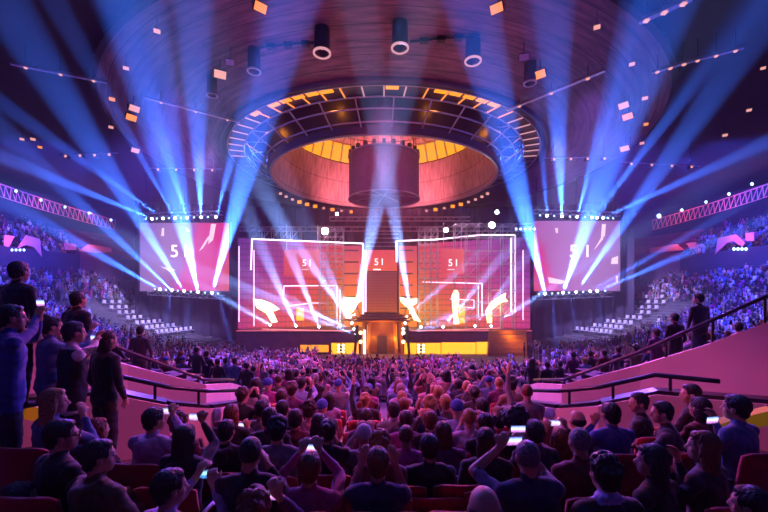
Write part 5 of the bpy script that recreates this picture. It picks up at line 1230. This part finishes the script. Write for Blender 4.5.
def crowd(name, spots, label):
    V = []; FI = []; LT = []; MI = []; CO = []; off = 0
    for x, y, z, pose, rz in spots:
        v, f, m_ = random.choice(LP[pose]); c, s = math.cos(rz), math.sin(rz); k = random.uniform(.93, 1.07)
        q = np.empty_like(v); q[:, 0] = x + k * (v[:, 0] * c - v[:, 1] * s); q[:, 1] = y + k * (v[:, 0] * s + v[:, 1] * c); q[:, 2] = z + k * v[:, 2]; V.append(q)
        cl = COL[random.choice(CLN)]; hcol = HC[random.choice(HCN)] if random.random() < .75 else (.5, .3, .22)
        for fc, mm in zip(f, m_): FI += [i + off for i in fc]; LT.append(len(fc)); CO += ([cl] if mm == 0 else [hcol]) * len(fc)
        off += len(v)
    me = bpy.data.meshes.new(name); V = np.concatenate(V); me.vertices.add(len(V)); me.vertices.foreach_set('co', V.ravel()); me.loops.add(len(FI)); me.loops.foreach_set('vertex_index', FI)
    me.polygons.add(len(LT)); LT = np.array(LT); me.polygons.foreach_set('loop_start', np.concatenate([[0], np.cumsum(LT)[:-1]]).astype(np.int32)); me.polygons.foreach_set('loop_total', LT.astype(np.int32))
    me.update(calc_edges=True); ca = me.color_attributes.new('tint', 'FLOAT_COLOR', 'CORNER'); co = np.ones((len(FI), 4)); co[:, :3] = np.array(CO); ca.data.foreach_set('color', co.ravel())
    me.materials.append(mc); me.validate(); o = bpy.data.objects.new(name, me); C.objects.link(o); return tag(o, label, 'crowd', None, 'stuff')
random.seed(21)
sp = []
y = 17.6
while y < 40.5:   # the packed floor
    x = -26.0
    while x < 26:
        r = rr(x, y); xx = x + random.uniform(-.15, .15); yy = y + random.uniform(-.2, .2)
        lim = 30.5 if abs(xx) < 6 else (28 if 0 < xx < 14 else (35 if abs(xx) < 14 else 40))
        if yy < lim and (r < 22 or (abs(xx) < 8.5 and yy < 25)) and random.random() < .86 and free(xx, yy, .4) and not (abs(x) > 10 and y > 33 and random.random() < .5): sp.append((xx, yy, ground(xx, yy), 'stand', base_rz(xx, yy) + random.uniform(-.3, .3)))
        x += .62
    y += .72
crowd('crowd', sp, 'packed standing crowd on the arena floor in front of the stage')
def tier_spots(rs, zf, sgn, y0, y1, occ, sp_=.58):
    out = []
    for r in rs:
        n = int(2 * PI * r / sp_)
        for i in range(n):
            th = 2 * PI * i / n; x = r * math.cos(th); y = ACY + r * math.sin(th)
            if (sgn < 0) != (x < 0) or y < y0 or y > y1 or abs(x) > 1.35 * y + 3: continue
            if int(th * 180 / PI) % 13 == 0: continue
            if in_block(x, y) or in_block(x * .94, y) or (abs(x) < 6.8 and 13.2 < y < 17.5) or (abs(x) < 8.6 and 17.3 < y < 24) or (y < 10.3 and r < 45 and abs(x) < 9.3) or random.random() > occ or not free(x, y, .45): continue
            if y > 45 and r < 40: continue
            out.append((x, y, zf(r), 'sit' if random.random() < .85 else 'stand', base_rz(x, y)))
    return out
rs = [22 + PITCH * (k + .5) for k in range(30)]
for s, nm in ((-1, 'left'), (1, 'right')):
    crowd('crowd_tier', tier_spots(rs, side_z, s, 4, 60, .9), 'seated crowd filling the sloping lower tier on the %s' % nm)
    crowd('crowd_upper', tier_spots([48.9 + .9 * k + .4 for k in range(1, 7)], lambda r: 14.0 + .78 * int((r - 48.9) / .9), s, 20, 61, .8), 'seated crowd in the high upper tier on the %s' % nm)

# ================================================================ pale empty chairs beside the stage and red rows in the upper tier
def make_chair(lab):
    t = thing('folding_chair', (0, 0, 0), lab, 'chair')
    mb = MB(); rbox(mb, (0, -.2, .68), (.42, .04, .38), .015, seg=1); mb.build('backrest', M['white_plastic'], t)
    mb = MB(); rbox(mb, (0, .02, .45), (.42, .42, .04), .015, seg=1); mb.build('seat', M['white_plastic'], t)
    mb = MB()
    for s in (-1, 1):
        mb.tube((s * .2, -.2, .85), (s * .2, .2, 0), .018, 4); mb.tube((s * .2, .15, .45), (s * .2, -.22, 0), .018, 4)
    mb.build('frame', M['rail_metal'], t); return t
ch0 = None; cnt = 0
for s, nm in ((-1, 'left'), (1, 'right')):
    for k, r in enumerate([28.4, 30.1, 31.8, 33.5, 35.2, 36.9, 38.6, 40.3]):
        r = 22 + PITCH * (int((r - 22) / PITCH) + .5); n = 0
        for i in range(16):
            th = math.radians(6 + i * 1.75 + k * .8); x = s * r * math.cos(th); y = ACY + r * math.sin(th)
            n += 1; lab = 'pale empty chair, %s from the aisle, %s row beside the stage on %s' % (ORD[n - 1], ORD[k], nm)
            if ch0 is None: ch0 = make_chair(lab); o = ch0
            else:
                o = copy_tree(ch0); o['label'] = lab
            o.location = (x, y, side_z(r)); o.rotation_euler = (0, 0, s * 1.95); o['group'] = 'pale empty chairs beside the stage'; o.scale = (1.25, 1.25, 1.1); cnt += 1
print('chairs', cnt)
for s, nm in ((-1, 'left'), (1, 'right')):
    mb = MB()
    for k in range(7):
        r = 48.9 + .9 * k + .35; z_ = 14.0 + .78 * k; n = 60
        for i in range(n):
            th = math.radians(18.8 + i * .42); x = s * r * math.cos(th); y = ACY + r * math.sin(th); R = Matrix.Rotation(math.atan2(y - ACY, x) - PI / 2, 3, 'Z')
            mb.box((x, y, z_ + .42), (.36, .36, .07), R); mb.box(Vector((x, y, z_ + .68)) + R @ Vector((0, .2, 0)), (.36, .06, .5), R)
    o = mb.build('upper_tier_seating', mat('pink_seat_%s' % nm, (.40, .06, .12), .6)); tag(o, 'rows of empty red seats in the upper tier nearest the screens on the %s' % nm, 'seats', None, 'stuff')
# ================================================================ haze, lights and camera
w = bpy.data.worlds.new('hall_air'); S.world = w; w.use_nodes = True; nt = w.node_tree; nt.nodes.clear()
o_ = nt.nodes.new('ShaderNodeOutputWorld'); v_ = nt.nodes.new('ShaderNodeVolumeScatter'); v_.inputs['Density'].default_value = .0062; v_.inputs['Anisotropy'].default_value = .15
# density shaped so the beams fade: thick by the stage, thinning out towards the audience and the roof
ge = nt.nodes.new('ShaderNodeNewGeometry'); vd = nt.nodes.new('ShaderNodeVectorMath'); vd.operation = 'SUBTRACT'; vd.inputs[1].default_value = (0, 52, 9); nt.links.new(ge.outputs['Position'], vd.inputs[0])
sc_ = nt.nodes.new('ShaderNodeVectorMath'); sc_.operation = 'MULTIPLY'; sc_.inputs[1].default_value = (1 / 29, 1 / 19, 1 / 11.5); nt.links.new(vd.outputs[0], sc_.inputs[0])
ln_ = nt.nodes.new('ShaderNodeVectorMath'); ln_.operation = 'LENGTH'; nt.links.new(sc_.outputs[0], ln_.inputs[0])
q_ = mnode(nt, 'POWER', 2.71828, mnode(nt, 'MULTIPLY', mnode(nt, 'MULTIPLY', ln_.outputs['Value'], ln_.outputs['Value']), -1.0))
nt.links.new(mnode(nt, 'ADD', mnode(nt, 'MULTIPLY', q_, .0115), .0006), v_.inputs['Density'])
w.cycles.homogeneous_volume = False; w.cycles.volume_step_size = 3.0
nt.links.new(v_.outputs[0], o_.inputs['Volume']); w.cycles.volume_sampling = 'EQUIANGULAR'
def area(loc, to, sx, sy, power, col, nm='wash_light', spread=None):
    l = bpy.data.lights.new(nm, 'AREA'); l.shape = 'RECTANGLE'; l.size = sx; l.size_y = sy; l.energy = power; l.color = col
    if spread: l.spread = math.radians(spread)
    o = bpy.data.objects.new(nm, l); C.objects.link(o); o.location = loc; o.rotation_euler = (Vector(to) - Vector(loc)).to_track_quat('-Z', 'Y').to_euler(); return o
PINK = (1, .12, .42); BLUE = (.06, .12, 1); ORANGE = (1, .28, .02); VIO = (.42, .12, 1)
# light of the LED walls on the audience




# wash from the stage rig onto the crowd (pink and violet backlight)
for x, c, pw in ((-16, (.26, .08, 1), 1.1), (0, PINK, .8), (16, (.26, .08, 1), 1.1)):
    spot((x, 34, 21), (x * .45, 12, 4), 70, 30000 * pw, c, .8, .6, 'wash_spot')
# overhead fixtures above the sides lighting tiers and parapets
spot((-15, 8, 20), (3.0, 7.4, 5.8), 20, 18000, (1, .11, .40), .8, .5, 'wash_spot')
spot((15, 8, 20), (-3.0, 7.4, 5.8), 20, 18000, (1, .11, .40), .8, .5, 'wash_spot')
for s in (-1, 1):
    spot((s * 18, 34, 23), (s * 38, 32, 7), 75, 120000, (.09, .08, 1), .8, .6, 'wash_spot')
    spot((s * 30, 40, 23), (s * 52, 46, 17), 75, 80000, (.06, .08, 1), .8, .6, 'wash_spot')
    spot((s * 14, 32, 22), (s * 33, 55, 6), 40, 120000, (.5, .40, 1), .8, .5, 'wash_spot')
for x, y, c, p in ((-14, 26, (.36, .12, 1), 60000), (14, 26, (.36, .12, 1), 60000), (0, 28, (1, .12, .5), 30000), (-6, 16, (.8, .12, .7), 9000), (6, 16, (.8, .12, .7), 9000)):
    spot((x, y, 23.2), (x, y - 2, 2), 75, p, c, .9, .5, 'down_spot')
for s in (-1, 1):
    for th in (162, 170, 178):
        l = bpy.data.lights.new('gallery_point', 'POINT'); l.energy = 260; l.color = (1, .2, .4); l.shadow_soft_size = .2  # bare points added to brighten the zigzag trusses
        o = bpy.data.objects.new('gallery_point', l); C.objects.link(o); o.location = (s * -47.5 * math.cos(math.radians(th)), ACY + 47.5 * math.sin(math.radians(th)), 21.5)
    for px in (24, 95, 672, 730):
        if (px < 384) == (s < 0):
            l = bpy.data.lights.new('parapet_point', 'POINT'); l.energy = 200; l.color = (1, .2, .25); l.shadow_soft_size = .2
            o = bpy.data.objects.new('parapet_point', l); C.objects.link(o); o.location = P(px, 240, circ_d(px, 46.3))
spot((-9, 34, 21), (-9, 50, 9), 60, 5500, (1, .5, .7), .8, .3, 'front_spot')
spot((9, 34, 21), (9, 50, 9), 60, 5500, (1, .5, .7), .8, .3, 'front_spot')
for x_, y_, z_ in ((14.6, 40.6, 3.9), (-1.2, 41.6, 3.6), (1.0, 41.6, 3.6), (-.1, 41.2, 5.0)):
    l = bpy.data.lights.new('portal_point', 'POINT'); l.energy = 130; l.color = ORANGE; l.shadow_soft_size = .15  # bare points added to brighten the portal and the side steps
    o = bpy.data.objects.new('portal_point', l); C.objects.link(o); o.location = (x_, y_, z_)
# up light on the board ceiling and dome
area((0, 24, 16), (0, 23, 24), 16, 4, 420, (1, .10, .22), 'uplight')
area((0, 51, 20.3), (0, 56, 26), 15, 3, 1300, (1, .24, .34), 'uplight', 120)
spot((0, ACY, 25.5), (0, ACY + 9, 30), 150, 700, (1, .2, .2), .6, .4, 'dome_lamp')
for k in range(10):
    th = 2 * PI * k / 10; l = bpy.data.lights.new('gallery_lamp', 'POINT'); l.energy = 90 if k in (6, 7, 8, 9) else 420; l.color = ORANGE if k in (6, 7, 8, 9) else BLUE; l.shadow_soft_size = .3
    o = bpy.data.objects.new('gallery_lamp', l); C.objects.link(o); o.location = (14.6 * math.cos(th), ACY + 14.6 * math.sin(th), 24.6)
# camera
cam = bpy.data.cameras.new('camera'); co_ = bpy.data.objects.new('camera', cam); C.objects.link(co_); S.camera = co_
cam.lens = 18; cam.sensor_width = 36; cam.shift_y = 44 / 768; cam.clip_end = 400; co_.location = (0, 0, CZ); co_.rotation_euler = (PI / 2, 0, 0)
S.view_settings.view_transform = 'Standard'; S.view_settings.look = 'None'; S.view_settings.gamma = 1; S.view_settings.exposure = 0
cy = S.cycles; cy.volume_max_steps = 64; cy.max_bounces = 3; cy.diffuse_bounces = 1; cy.glossy_bounces = 1; cy.transmission_bounces = 1; cy.volume_bounces = 0; cy.use_denoising = True; cy.sample_clamp_indirect = 4; cy.caustics_reflective = False; cy.caustics_refractive = False
